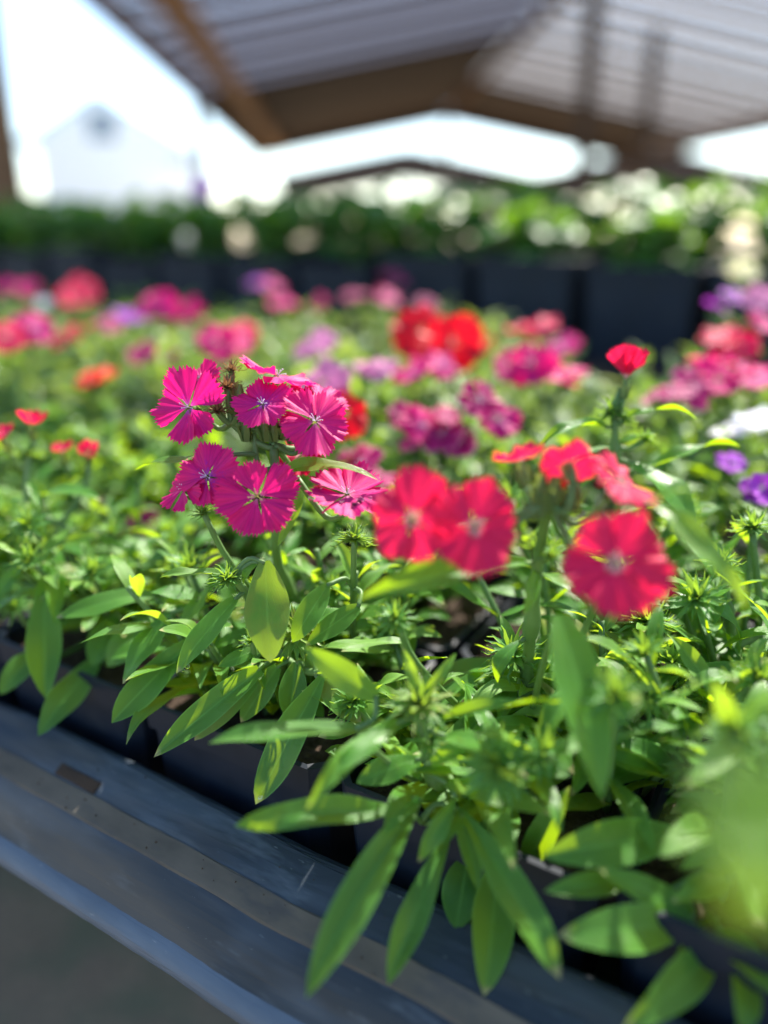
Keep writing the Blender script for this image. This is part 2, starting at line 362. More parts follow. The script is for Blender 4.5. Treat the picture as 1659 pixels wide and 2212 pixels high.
house('far_greenhouse', 'far timber greenhouse with brown gable roof beyond the first one', -1.6, 24.0, 33.0,
      [(-1.54, 24.2, 1.4, 0.1, M_WOOD), (2.17, 24.2, 2.1, 0.1, M_STEEL), (5.8, 24.2, 1.4, 0.12, M_WOOD), (9.5, 24.2, 2.1, 0.12, M_WOOD)], [0, 0, 0, 0], 4, False)

def shed(name, label, c, half, hw, rise, depth_):
    """white house, gable towards the aisle"""
    root = empty(name, T(Vector((c.x, c.y, 0)))); tag(root, label, 'building')
    X, Y = GR, GF
    def P(x, y, z): return Vector((c.x, c.y, 0)) + X*x + Y*y + UP*z
    L = lambda pts: [tuple(p - Vector((c.x, c.y, 0))) for p in pts]
    pts = [P(-half, 0, 0), P(half, 0, 0), P(half, 0, hw), P(0, 0, hw+rise), P(-half, 0, hw)]
    pb = [p + Y*depth_ for p in pts]
    inst('wall', mesh('wall', L(pts+pb), [(0,1,2,3,4), (9,8,7,6,5), (0,5,6,1), (1,6,7,2), (4,9,5,0)], M_WHITE, smooth=False), WM[root.name], root)
    rf = None
    for s in (-1, 1):
        a, b = P(s*(half+0.5), -0.6, hw-0.22), P(0, -0.6, hw+rise+0.06)
        q = [a, b, b+Y*(depth_+1.2), a+Y*(depth_+1.2)]
        q2 = [p + UP*0.18 for p in q]
        rf = inst('roof', mesh('roof', L(q+q2), [(3,2,1,0), (4,5,6,7), (0,1,5,4), (1,2,6,5), (2,3,7,6), (3,0,4,7)], M_ROOF, smooth=False), WM[root.name], root)
    wv, wf = box_data(P(0, -0.05, hw+rise*0.38)-Vector((c.x, c.y, 0)), X*0.55, Y*0.06, UP*0.55)
    inst('window', mesh('window', wv, wf, M_GLASS, smooth=False), WM[root.name], root)
    return root
hc = gp(-10.0, 38, 0)
shed('white_hothouse', 'distant white gabled hothouse with blue-grey roof and small gable window', hc, 3.0, 4.7, 1.7, 9)

# ------------------------------------------------------------------ the near bench: stepped tray lip, frame, legs
def extrude_bench(name, prof, q0, q1, m, parent, nseg=1, wob=0.0):
    V, Fc = [], []; rw = random.Random(11)
    base = WM[parent.name].translation
    npr = len(prof)
    for i in range(nseg+1):
        q = q0+(q1-q0)*i/nseg
        w1 = wob*(math.sin(q*9.1)+0.6*math.sin(q*23+1)+0.5*math.sin(q*61+2)); w2 = wob*(math.sin(q*7.3+2)+0.7*math.sin(q*31)+0.4*math.sin(q*83))
        for k, (p, z) in enumerate(prof):
            j_ = wob*0.25*math.sin(q*140+k*1.9) if wob else 0
            V.append(tuple(bench(p+w1+j_, q, z+w2+j_)-base))
    for i in range(nseg):
        for k in range(npr-1):
            Fc.append((i*npr+k, (i+1)*npr+k, (i+1)*npr+k+1, i*npr+k+1))
    Fc.append(tuple(range(npr))); Fc.append(tuple(nseg*npr+k for k in range(npr))[::-1])
    return inst(name, mesh(name, V, Fc, m, smooth=False), T(base), parent)
def rounded(prof, r=0.002, n=3):
    out = [prof[0]]
    for i in range(1, len(prof)-1):
        a, b, c = Vector(prof[i-1]), Vector(prof[i]), Vector(prof[i+1])
        d1, d2 = (a-b), (c-b); rr = min(r, d1.length*0.45, d2.length*0.45)
        s, e = b+d1.normalized()*rr, b+d2.normalized()*rr
        for k in range(n+1):
            t = k/n; out.append(tuple(s*(1-t)**2 + b*2*t*(1-t) + e*t*t))
    out.append(prof[-1]); return out
Q0, Q1 = -0.6, 3.2
bench_o = empty('plant_bench', T(bench(0.55, 1.3, -CAM_Z)))
tag(bench_o, 'nursery bench with stepped dark plastic tray lip holding the dianthus pots', 'bench')
lip = [(0.1915, BED+0.004), (0.1905, -0.2265), (0.1860, -0.2235), (0.1725, -0.2285), (0.1565, -0.2385), (0.1480, -0.2515), (0.1415, -0.2585), (0.1424, -0.2640), (0.150, -0.2655), (0.1915, -0.292)]
extrude_bench('tray_lip', rounded(lip, 0.0075, 6), Q0, Q1, M_TRAY, bench_o, 380, 0.0009)
extrude_bench('mud_strip', rounded([(0.1690, -0.2318), (0.1685, -0.2302), (0.1600, -0.2355), (0.1602, -0.2372)], 0.001), Q0, Q1, M_DIRT, bench_o, 380, 0.0009)
extrude_bench('bench_bed', [(0.1917, BED), (0.965, BED), (0.965, BED-0.03), (0.1917, BED-0.03)], Q0, Q1, M_TRAY, bench_o)
extrude_bench('rear_lip', [(0.967, BED-0.03), (0.967, BED+0.05), (0.983, BED+0.05), (0.983, BED-0.03)], Q0, Q1, M_TRAY, bench_o)
# rusted bolt slot in the lip
extrude_bench('rust_patch', rounded([(0.1692, -0.2315), (0.1695, -0.2296), (0.1738, -0.2272), (0.1742, -0.2290)], 0.001), 0.249, 0.276, M_RUST, bench_o, 12, 0.0009)
extrude_bench('lip_highlight', rounded([(0.1478, -0.2522), (0.1440, -0.2548), (0.1404, -0.2590), (0.1418, -0.2648), (0.1470, -0.2662)], 0.005, 5), Q0, Q1, M_EDGE, bench_o, 380, 0.0009)  # added strip, its pale colour stands in for the highlight on the rounded edge
# crumbs of potting mix and grit spilled on the lip
rs = random.Random(4); V, Fc = [], []
for i in range(130):
    q = rs.uniform(-0.15, 0.7); t = rs.random()
    if t < .55: p = rs.uniform(.175, .185); z = -0.2285 + (p-.1725)/.0135*.005
    else: p = rs.uniform(.161, .168); z = -0.2353 + (p-.160)*.63
    r = rs.uniform(.0002, .0007); c = bench(p, q, z+r*.2)-WM[bench_o.name].translation
    b = len(V)
    for d in ((1, 0, 0), (-.6, .8, 0), (-.5, -.9, 0), (0, 0, 1), (0, 0, -1)): V.append(tuple(c+Vector([x*r*rs.uniform(.6, 1.3) for x in d])))
    for f in ((0, 1, 3), (1, 2, 3), (2, 0, 3), (1, 0, 4), (2, 1, 4), (0, 2, 4)): Fc.append(tuple(b+k for k in f))
tag(inst('soil_crumbs', mesh('soil_crumbs', V, Fc, M_SOIL, smooth=False), T(WM[bench_o.name].translation), bench_o), kind='stuff')
for q in (-0.3, 1.0, 2.4):
    for p in (0.24, 0.90):
        beam('leg', bench(p, q, -CAM_Z), bench(p, q, BED-0.03), 0.05, 0.05, M_STEEL, bench_o)

# ------------------------------------------------------------------ pots
def pot_mesh(w, h, name='pot_wall'):
    def sq(hw, z, c): return [(hw-c, -hw, z), (hw, -hw+c, z), (hw, hw-c, z), (hw-c, hw, z), (-hw+c, hw, z), (-hw, hw-c, z), (-hw, -hw+c, z), (-hw+c, -hw, z)]
    rings = [sq(w*0.43, 0, .006), sq(w*0.47, h-0.014, .006), sq(w*0.49, h-0.013, .006), sq(w*0.495, h, .006), sq(w*0.475, h+0.0005, .006), sq(w*0.46, h-0.03, .006)]
    V = [p for r in rings for p in r]; Fc = []
    for i in range(len(rings)-1):
        for k in range(8): Fc.append((i*8+k, i*8+(k+1) % 8, (i+1)*8+(k+1) % 8, (i+1)*8+k))
    Fc.append(tuple(range(8))[::-1]); return mesh(name, V, Fc, M_POT, smooth=False)
def soil_mesh(w):
    V, Fc = [], []; n_ = 10; rs = random.Random(3)
    for i in range(n_+1):
        for j in range(n_+1):
            V.append(((i/n_-.5)*w*0.93, (j/n_-.5)*w*0.93, rs.uniform(-.0025, .0025)))
    for i in range(n_):
        for j in range(n_): Fc.append((i*(n_+1)+j, (i+1)*(n_+1)+j, (i+1)*(n_+1)+j+1, i*(n_+1)+j+1))
    return mesh('soil', V, Fc, M_SOIL)
PW, PH = 0.102, RIM-BED-0.0003
POT, SOILM = pot_mesh(PW, PH), soil_mesh(PW)
BROT = Matrix.Rotation(math.atan2(EB.y, EB.x), 4, 'Z')
def make_pot(p, q, label, group, z=BED+0.0003, wall=None, soil=None, h=None, turn=0.0, hs=1.0):
    b = bench(p, q, z); M = T(b) @ BROT @ Matrix.Rotation(turn, 4, 'Z') @ Matrix.Diagonal((1, 1, hs, 1))
    r = empty('square_pot', M); tag(r, label, 'pot', group)
    inst('pot_wall', wall or POT, M, r)
    inst('soil', soil or SOILM, T(b+UP*((h or PH)*hs-0.010)) @ BROT @ Matrix.Rotation(turn, 4, 'Z'), r)
    return r

# ------------------------------------------------------------------ leaves
def leaf_width(t, shape):
    if shape == 0:   w = math.sin(math.pi*min(1, (t*0.94+0.06))**0.93)**0.74           # lanceolate, widest past the middle
    elif shape == 1: w = math.sin(math.pi*(t*0.95+0.05)**1.05)**0.7                     # elliptic
    else:            w = math.sin(math.pi*(t*0.94+0.06)**1.35)**0.75                    # spatulate, widest near the tip
    return max(w, 0.0) if t < 1 else 0.0
def leaf_data(shape, arch, fold, wave, twist, seed, na=7, nl=15, S=0.0):
    rs = random.Random(seed); V, U = [], []
    ph = rs.uniform(0, 6); 
    for i in range(nl):
        t = i/(nl-1)
        zc = arch*4*t*(1-t)*(1+0.6*(t-0.5)) + S*math.sin(2*math.pi*t)*0.5
        w = max(leaf_width(t, shape), 0.13*(1-t)) if t < 0.35 else leaf_width(t, shape)
        tw = twist*(t-0.3)
        for k in range(na):
            s = k/(na-1)*2-1
            y = 0.5*w*s
            z = fold*abs(y)*0.25 - 0.02*fold*0 + wave*w*abs(s)*math.sin(9*t+ph+(0 if s > 0 else 1.7))*0.012
            yy = y*math.cos(tw) ; zz = z + y*math.sin(tw)*0.25
            V.append((t, yy, zc+zz)); U.append((t, k/(na-1)))
    Fc = [(i*na+k, (i+1)*na+k, (i+1)*na+k+1, i*na+k+1) for i in range(nl-1) for k in range(na-1)]
    return V, Fc, U
LEAF = {}
def leaf_mesh(shape, arch, var, mat_='n', S=0.0):
    key = (shape, round(arch, 2), var, mat_, round(S, 2))
    if key not in LEAF:
        rs = random.Random(hash((shape, int(arch*100), var)) & 0xffff)
        v, f, u = leaf_data(shape, arch, rs.uniform(0.05, 0.5), rs.uniform(1.2, 3.6), rs.uniform(-1.1, 1.1), var*31+shape, S=S or rs.uniform(-.05, .05))
        LEAF[key] = mesh('leaf', v, f, {'n': M_LEAF, 'y': M_LEAF_Y, 'b': M_BROAD}[mat_], u)
    return LEAF[key]
def leaf_matrix(b, t, width, nrm):
    d = t-b; M = frame(b, d, nrm); L = d.length
    return M @ Matrix.Diagonal((L, width, L, 1))
def add_leaf(plant, b, t, width, nrm, shape=0, arch=0.08, var=0, mt='n', S=0.0):
    return inst('leaf', leaf_mesh(shape, arch, var, mt, S), leaf_matrix(b, t, width, nrm), plant)

# ------------------------------------------------------------------ bud clusters (spiky bracts round closed buds)
def bud_cluster_data(seed, n_=34, spread=1.0):
    rs = random.Random(seed); V, Fc, U = [], [], []
    for i in range(n_):
        th = i*2.399; el = R(82 - 95*math.sqrt((i+0.5)/n_)*spread)
        L = rs.uniform(0.75, 1.1)*(0.8+0.25*i/n_); w = rs.uniform(0.07, 0.12)
        d = Vector((math.cos(th)*math.cos(el), math.sin(th)*math.cos(el), math.sin(el)))
        side = d.cross(UP)
        side = side.normalized() if side.length > 1e-3 else Vector((1, 0, 0)); up = side.cross(d)
        b0 = len(V)
        for t, ww in ((0, .8), (.25, 1), (.55, .75), (.8, .35), (1, 0.03)):
            c = d*L*t + up*0.16*t*t*rs.uniform(-.6, 1.2)
            for s in (-1, 0, 1): V.append(tuple(c + side*s*w*ww + up*(0.03*abs(s)))); U.append((t, (s+1)/2))
        for q in range(4):
            for s in range(2): Fc.append((b0+q*3+s, b0+q*3+s+1, b0+q*3+s+4, b0+q*3+s+3))
    return V, Fc, U
BUDS = []
for i in range(4):
    v, f, u = bud_cluster_data(50+i, (34, 44, 28, 52)[i], (1, 1.1, .85, 1.2)[i]); BUDS.append(mesh('bud_cluster', v, f, M_BRACT, u))
def add_bud(plant, c, size, axis, var=0):
    o = inst('bud_cluster', BUDS[var % 4], frame(c, axis.orthogonal(), axis) @ Matrix.Scale(size, 4), plant)
    tag(o, kind='stuff'); return o

# ------------------------------------------------------------------ flowers
def petal_data(seed, half=41, cup=0.0, nt_=None, nr=8, teeth=0.13):
    rs = random.Random(seed); V, U = [], []
    nt_ = nt_ or rs.randint(12, 17); na = 2*nt_+1
    cut = [rs.uniform(0.35, 1.0)*teeth for _ in range(na)]; tip = [rs.uniform(-0.035, 0.03) for _ in range(na)]
    jit = [rs.uniform(-.25, .25)/nt_ for _ in range(na)]
    h = R(half); rp = [rs.uniform(0, 6) for _ in range(4)]
    for i in range(nr):
        r = (0.06, 0.18, 0.34, 0.5, 0.66, 0.8, 0.905, 1.0)[i]
        for k in range(na):
            s = k/(na-1)*2-1 + (jit[k] if (i == nr-1 and 0 < k < na-1) else 0)
            edge = 1 - 0.17*s*s*abs(s)
            if i == nr-1: rr = edge*((1 + tip[k]) if k % 2 else (1 - cut[k]))
            else: rr = r*edge*0.965
            ha = h*min(1.0, 0.50+0.80*r**0.8)
            a = s*ha
            x, y = rr*math.cos(a), rr*math.sin(a)
            z = cup*r*r + 0.065*s*r + 0.09*r*r*math.sin(4.2*s+rp[0]) + 0.045*r*r*math.sin(11*s+rp[1]) - 0.05*r**3*abs(s) + 0.03*math.sin(3*r+rp[2])*r
            z += 0.012*r*(1 if k % 2 else -1)*(r > .5) - 0.05*max(0, r-.6)*math.sin(7*s+rp[3])
            V.append((x, y, z)); U.append((r, (s+1)/2))
    Fc = [(i*na+k, (i+1)*na+k, (i+1)*na+k+1, i*na+k+1) for i in range(nr-1) for k in range(na-1)]
    return V, Fc, U
PETAL = {}
def petal_mesh(color, var, cup, half=41, teeth=0.13):
    key = (color, var, round(cup, 2), half, teeth)
    if key not in PETAL:
        v, f, u = petal_data(var*17+5, half, cup, teeth=teeth); PETAL[key] = mesh('petal', v, f, PET[color], u)
    return PETAL[key]
def calyx_mesh():
    V, Fc = [], []
    prof = [(0.0, -0.50), (0.075, -0.48), (0.095, -0.38), (0.10, -0.2), (0.085, -0.04), (0.10, 0.015)]
    for (r, z) in prof:
        for k in range(8): an = math.pi*k/4; V.append((r*math.cos(an), r*math.sin(an), z))
    for i in range(len(prof)-1):
        for k in range(8): Fc.append((i*8+k, i*8+(k+1) % 8, (i+1)*8+(k+1) % 8, (i+1)*8+k))
    for k in range(5):                                # bracts at the foot of the calyx
        an = 2*math.pi*k/5; d = Vector((math.cos(an), math.sin(an), 0)); s = Vector((-d.y, d.x, 0)); b = len(V)
        for t, w in ((0, .05), (.4, .06), (.75, .035), (1, .004)):
            c = d*(0.09+0.13*t) + Vector((0, 0, -0.48+0.42*t)); V += [tuple(c-s*w), tuple(c+s*w)]
        for q in range(3): Fc.append((b+2*q, b+2*q+1, b+2*q+3, b+2*q+2))
    return mesh('calyx', V, Fc, M_CALYX)
CALYX = calyx_mesh()
def stamen_mesh(seed, yellow=False):
    rs = random.Random(seed); V, Fc = [], []
    for k in range(6):
        an = rs.uniform(0, 6.28); sp = rs.uniform(0.04, 0.2)
        d = Vector((math.cos(an)*sp, math.sin(an)*sp, 0.16*rs.uniform(.6, 1.2)))
        tube_data([Vector((0, 0, 0)), d*0.6+UP*0.02, d], 0.008, 0.006, 5, V, Fc)
        tube_data([d-Vector((.02, 0, 0)), d, d+Vector((.02, .005, 0.004))], 0.010, 0.010, 5, V, Fc)
    return mesh('stamen', V, Fc, M_POLLEN if yellow else M_STAMEN)
STAM = [stamen_mesh(1), stamen_mesh(2), stamen_mesh(3, True), stamen_mesh(4)]
M_STAMEN_P = plain('stamen_rose', (0.75, 0.42, 0.40), (0.82, 0.62, 0.58), 100, 0.5, 0.3, 0, (0.8, 0.5, 0.5), 0.3)
STAM[3].materials[0] = M_STAMEN_P
def flower_joined(color, seed):
    rs = random.Random(seed); V, Fc, U = [], [], []
    for k in range(5):
        v, f, u = petal_data(seed*7+k, 42, rs.uniform(-.1, .15), 7, 8, .16)
        Mx = Matrix.Rotation(2*math.pi*k/5+rs.uniform(-.12, .12), 4, 'Z') @ Matrix.Rotation(rs.uniform(-.2, .15), 4, 'Y')
        b = len(V); V += [tuple(Mx @ Vector(p)) for p in v]; Fc += [tuple(b+i for i in q) for q in f]; U += u
    return mesh('flower', V, Fc, PET[color], U)
FJ = {}
def add_flower(plant, c, radius, nrm, color, spin=0.0, cup=0.02, tilts=None, half=41, skip=(), gaps=None, hub=None, stam=0, detail=True, seed=0, calyx=True, teeth=0.16, scl=None):
    rs = random.Random(seed*13+7)
    M = frame(c, nrm.orthogonal(), nrm) @ Matrix.Rotation(spin, 4, 'Z') @ Matrix.Scale(radius, 4)
    # make the spin independent of the arbitrary axis: zero spin points up in the camera's eyes
    up = UPV - nrm*UPV.dot(nrm)
    if up.length > 1e-3: M = frame(c, up, nrm) @ Matrix.Rotation(spin, 4, 'Z') @ Matrix.Scale(radius, 4)
    if not detail:
        key = (color, seed % 3)
        if key not in FJ: FJ[key] = flower_joined(color, seed % 3)
        fl = inst('flower', FJ[key], M, plant)
    else:
        fl = empty('flower', M, plant)
        for k in range(5):
            if k in skip: continue
            an = 2*math.pi*k/5 + rs.uniform(-.09, .09) + (gaps[k] if gaps else 0)
            tl = (tilts[k] if tilts else rs.uniform(-.16, .10))
            inst('petal', petal_mesh(color, rs.randint(0, 5), cup, half, teeth), M @ Matrix.Rotation(an, 4, 'Z') @ Matrix.Rotation(-tl, 4, 'Y') @ Matrix.Scale((scl[k] if scl else rs.uniform(.86, 1.10)), 4), fl)
        inst('stamen', STAM[3 if color == 'coral' else stam], M, fl)
    if calyx:
        cs = 0.0165/radius
        inst('calyx', CALYX, M @ Matrix.Scale(cs*1.0, 4) @ T(Vector((0, 0, -0.02))), fl if detail else plant)
    if hub is not None:
        back = c - nrm*0.0085
        mid = (back*0.6+hub*0.4) - nrm*0.004 - UP*0.004
        pth = bez([back, mid, hub], 5)
        base = WM[plant.name].translation
        v, f = tube_data([p-base for p in pth], 0.0011, 0.0013, 6)
        inst('stem', mesh('stem', v, f, M_STEM), T(base), plant)
    return fl
def add_stem(plant, pts, r0=0.0024, r1=0.0016, n=7, bumps=(0.33, 0.62)):
    pth = bez(pts, n); base = WM[plant.name].translation
    v, f = tube_data([p-base for p in pth], r0, r1, 8, bumps=bumps)
    inst('stem', mesh('stem', v, f, M_STEM), T(base), plant); return pth
def add_drop(parent, c, r):
    V, Fc = [], []; nr, ns = 6, 10
    for i in range(nr+1):
        th = math.pi*i/nr
        for k in range(ns): an = 2*math.pi*k/ns; V.append((math.sin(th)*math.cos(an), math.sin(th)*math.sin(an), 0.75*math.cos(th)))
    for i in range(nr):
        for k in range(ns): Fc.append((i*ns+k, (i+1)*ns+k, (i+1)*ns+(k+1) % ns, i*ns+(k+1) % ns))
    return inst('water_drop', mesh('water_drop', V, Fc, M_WATER), T(c) @ Matrix.Scale(r, 4), parent)

# ------------------------------------------------------------------ procedural leafy shoots
def shoots(base, rs, n_shoot, hmin, hmax, lmin, lmax, lean=0.55, avoid_front=False):
    """yields stems (point lists), leaves (b,t,w,n,shape,arch,var,young), buds (c,size,axis)"""
    stems, leaves, buds = [], [], []
    for s in range(n_shoot):
        an = s*2.399+rs.uniform(-.5, .5); h = rs.uniform(hmin, hmax); ln = rs.uniform(0.15, lean)*h
        o = Vector((math.cos(an), math.sin(an), 0))
        b = base + o*rs.uniform(0.004, 0.018)
        p1 = b + o*ln*0.55 + UP*h*0.5; p2 = b + o*ln*1.15 + UP*h
        stems.append([b, p1, p2]); path = bez([b, p1, p2], 6)
        nn = rs.randint(4, 6); ph = rs.uniform(0, 3.14)
        for k in range(nn):
            t = 0.12+0.86*k/(nn-1); pt = path[min(len(path)-1, int(t*(len(path)-1)))]
            for sgn in (0, math.pi):
                a = ph+sgn+k*1.57+rs.uniform(-.35, .35)
                L = rs.uniform(lmin, lmax)*(1.05-0.45*t*t)
                el = rs.uniform(-0.25, 0.35)+0.5*t*t
                d = Vector((math.cos(a)*math.cos(el), math.sin(a)*math.cos(el), math.sin(el)))
                nrm = (UP - d*UP.dot(d) + Vector((rs.uniform(-.3, .3), rs.uniform(-.3, .3), 0))).normalized()
                leaves.append((pt, pt+d*L, L*rs.uniform(.20, .29), nrm, rs.choice((0, 0, 1, 2)), rs.choice((0.05, 0.10, 0.16)), rs.randint(0, 3), t > 0.7))
        if rs.random() < 0.6: buds.append((p2, rs.uniform(0.010, 0.016), (p2-p1).normalized()))
    return stems, leaves, buds
def foliage_variant(seed):
    rs = random.Random(seed); V, Fc, U, mi = [], [], [], []
    st, lv, bd = shoots(Vector((0, 0, 0)), rs, 9, 0.055, 0.105, 0.034, 0.052)
    def addm(v, f, u, M, k):
        b = len(V); V.extend(tuple(M @ Vector(p)) for p in v); Fc.extend(tuple(b+i for i in q) for q in f); U.extend(u); mi.extend([k]*len(f))
    for (b, t, w, nr, sh, ar, va, yg) in lv:
        v, f, u = leaf_data(sh, ar, .5, 1, .3, va, 3, 6); addm(v, f, u, leaf_matrix(b, t, w, nr), 1 if yg else 0)
    for s in st:
        v, f = tube_data(bez(s, 4), .0018, .0012, 5); addm(v, f, [(0, 0)]*len(v), Matrix(), 2)
    for i, (c, sz, ax) in enumerate(bd):
        v, f, u = bud_cluster_data(i+seed, 18); addm(v, f, u, frame(c, ax.orthogonal(), ax) @ Matrix.Scale(sz, 4), 3)
    me = mesh('foliage', V, Fc, None, U)
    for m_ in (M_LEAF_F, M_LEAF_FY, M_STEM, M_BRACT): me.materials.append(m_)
    me.polygons.foreach_set('material_index', mi); return me
FOL = [foliage_variant(90+i) for i in range(5)]

# ------------------------------------------------------------------ pot grid on the near bench
PITCHP = 0.106; P0 = 0.246; QOFF = -0.122
grid = []
for j in range(7):
    p = P0 + PITCHP*j; q = QOFF - (PITCHP if j > 2 else 0)
    while q < 1.55*p+0.16:
        
        if not (j >= 5 and -0.05 < q < 0.30+0.1*(j-5)): grid.append((j, p, q))
        q += PITCHP
def project(P):
    d = P-CAM; z = d.dot(FWD); return 829.5+F*d.dot(RGT)/z, 1106-F*d.dot(UPV)/z, z

# hero plants: name -> grid cell
ROW0 = [g_ for g_ in grid if g_[0] == 0]

def cell(j, q): return bench(P0+PITCHP*j, q, SOIL)
HERO = {}
def hero(key, name, label, base, group=None):
    r = empty(name, T(base)); tag(r, label, 'plant', group); HERO[key] = dict(o=r, base=base, nodes=[base]); return r
def hstem(key, pts, r0=0.0022, r1=0.0016, from_base=True, bumps=(0.33, 0.62)):
    h = HERO[key]; P = ([h['base']] if from_base else []) + [at(*p) for p in pts]
    if not from_base:                      # start at the nearest stem point already there
        q = min(h['nodes'], key=lambda v: (v-P[0]).length); P = [q]+P
    h['nodes'] += add_stem(h['o'], P, r0, r1, bumps=bumps)
def stalk(h, b, back, end, r0, r1):       # joins a leaf or bud to its plant: short ones to the stem, long ones as a shoot from the foot
    q = min(h['nodes'], key=lambda v: (v-b).length + max(0, v.z-b.z)*1.5)
    L = (q-b).length
    if L < 0.0025: return
    base = h['base']
    if L < 0.016: pts = [q, (q+b)/2 + back*min(0.004, 0.25*L), end]; n_ = 4
    else:
        foot = base + Vector((b.x-base.x, b.y-base.y, 0))*0.12
        m1 = base.lerp(b, 0.45); m1.z = base.z + (b.z-base.z)*0.30
        m2 = base.lerp(b, 0.86) - UP*0.008 + back*0.003; pts = [foot, m1, m2, end]; n_ = 4; r0 *= 1.25
    pth = bez(pts, n_)
    v, f = tube_data([p-base for p in pth], r0, r1, 6); inst('stem', mesh('stem', v, f, M_STEM), T(base), h['o'])
    if L >= 0.016: h['nodes'] += pth[len(pth)//2:]
def hleaf(key, bx, by, bd, tx, ty, td, wpx, arch=0.08, face=(0, 0.35, 1), shape=0, var=0, mt='n', S=0.0):
    h = HERO[key]; b, t = at(bx, by, bd), at(tx, ty, td)
    w = wpx*(bd+td)/2/F*0.94
    add_leaf(h['o'], b, t, w, camdir(*face), shape, arch, var, mt, S)
    stalk(h, b, (b-t).normalized(), b+(t-b)*0.02, .0012, .0009)
def hflower(key, x, y, d, rpx, face, color, spin=0, hub=None, **kw):
    h = HERO[key]; c = at(x, y, d)
    return add_flower(h['o'], c, rpx*d/F*1.0, camdir(*face), color, R(spin), hub=(at(*hub) if hub else None), seed=int(x+y), **kw)
def hbud(key, x, y, d, spx, face=(0, 1, 0.3), var=0):
    h = HERO[key]; c = at(x, y, d); add_bud(h['o'], c, spx*d/F, camdir(*face), var)
    stalk(h, c, -camdir(*face), c, .0014, .0012)

# ---- the magenta cluster in focus
hero('P1', 'dianthus_plant', 'tall dianthus with a large ruffled magenta flower cluster in focus beside the coral one', cell(0, .196)+NB*0.03+EB*-0.01)
hstem('P1', [(612, 1250, .335), (598, 1080, .308), (592, 968, .302)], .0022, .0018)
hstem('P1', [(560, 1010, .304), (548, 935, .303)], .0013, .0010, False, ())
hstem('P1', [(575, 965, .303), (535, 945, .304), (500, 915, .304)], .0014, .0011, False, ())
hub = (594, 962, .302); hubL = (500, 915, .304)
FL = hflower
FL('P1', 408, 880, .296, 88, (-.30, .10, 1), 'magenta', 18, hubL, tilts=(.05, -.2, .1, .0, .1), cup=.06, half=34, gaps=(0, .02, .12, -.16, -.02), stam=0)
FL('P1', 568, 873, .293, 72, (-.10, .80, 1), 'magenta', 10, hub, tilts=(.02, .05, -.05, .0, .05), half=44)
FL('P1', 681, 910, .290, 82, (.35, .52, 1), 'pink', 30, hub, tilts=(.1, -.15, -.1, .05, .15), half=40)
FL('P1', 600, 812, .308, 90, (.38, 1.0, .22), 'pink', 0, hub, tilts=(-.05, .1, -.1, .1, 0), cup=.05, half=44)
FL('P1', 688, 862, .306, 64, (.25, .9, .6), 'pink', 40, hub, scl=(1.1,)*5)
FL('P1', 436, 815, .306, 46, (-.4, .5, .8), 'pink', 60, hubL)
FL('P1', 448, 1030, .292, 78, (-.42, .18, 1), 'magenta', 15, (560, 1010, .304), half=39)
FL('P1', 398, 1055, .297, 66, (-.75, .55, .8), 'pink', 50, (560, 1010, .304), half=38)
FL('P1', 557, 1073, .284, 93, (.0, .14, 1), 'pink', 16, (585, 1010, .304), tilts=(.12, .0, -.05, .05, -.1), half=36, gaps=(.0, .10, .02, -.04, -.10), stam=2, cup=.04)
f9 = FL('P1', 750, 1068, .288, 92, (.05, .95, .62), 'pink', 36, (640, 1030, .304), tilts=(.12, .02, .0, .05, .1), half=41, cup=.1)
FL('P1', 648, 985, .318, 62, (-.2, .5, .8), 'coral', 20, hub)
for (x, y, d, r) in ((672, 1076, .2845, 7), (778, 1079, .2815, 9), (765, 1090, .281, 6), (783, 1098, .2795, 8), (738, 1082, .2815, 5), (800, 1075, .283, 5), (690, 1052, .289, 6)):
    add_drop(f9, at(x, y, d), r*d/F)
for (x, y, d, sp, v_) in ((490, 838, .300, 46, 0), (470, 890, .300, 40, 0), (515, 895, .300, 38, 2), (545, 905, .300, 36, 1), (500, 800, .306, 34, 0), (640, 935, .298, 34, 2)):   # dried heads in the cluster
    c = at(x, y, d); o = inst('dried_head', None, Matrix(), None) if False else None
    me = BUDS[v_].copy(); me.materials.clear(); me.materials.append(M_DRY if v_ == 0 else M_CALYX)
    o = inst('dried_head', me, frame(c, camdir(1, 0, 0.2), camdir(-.1, 1, .25)) @ Matrix.Scale(sp*d/F, 4), HERO['P1']['o'])
    tag(o, 'dried brown seed head' if v_ == 0 else 'withered green seed head', kind='stuff')
    base = HERO['P1']['base']; v, f = tube_data([p-base for p in bez([at(*hubL), (at(*hubL)+c)/2-UP*.001, c], 4)], .0014, .0012, 6)
    inst('stem', mesh('stem', v, f, M_STEM), T(base), HERO['P1']['o'])
for (x, y, d, a, s_) in ((530, 930, .300, (-.5, 1, .2), 1.1), (515, 860, .300, (-.1, 1, .2), 1.0), (650, 960, .300, (.7, 1, .2), 1.0), (592, 935, .299, (-.1, 1, .3), 1), (572, 930, .300, (-.35, 1, .3), 1.1), (612, 932, .300, (.3, 1, .3), 1), (628, 945, .301, (.6, 1, .3), .9), (604, 948, .297, (.1, .6, .8), .8)):
    inst('calyx', CALYX, frame(at(x, y-28, d), camdir(1, 0, 0), camdir(*a)) @ Matrix.Scale(.0175*s_, 4), HERO['P1']['o'])
hleaf('P1', 470, 985, .300, 290, 1016, .300, 30, .06, (0, .9, .7), 0, 1)
hleaf('P1', 592, 1028, .300, 818, 1038, .290, 42, .17, (-.1, .75, .8), 0, 2)
hleaf('P1', 590, 1010, .303, 572, 930, .307, 16, .05, (0, .2, 1), 0, 0)
hbud('P1', 765, 1165, .292, 52, (.05, 1, .1), 1)
hbud('P1', 440, 1110, .298, 36, (-.3, 1, .2), 0)
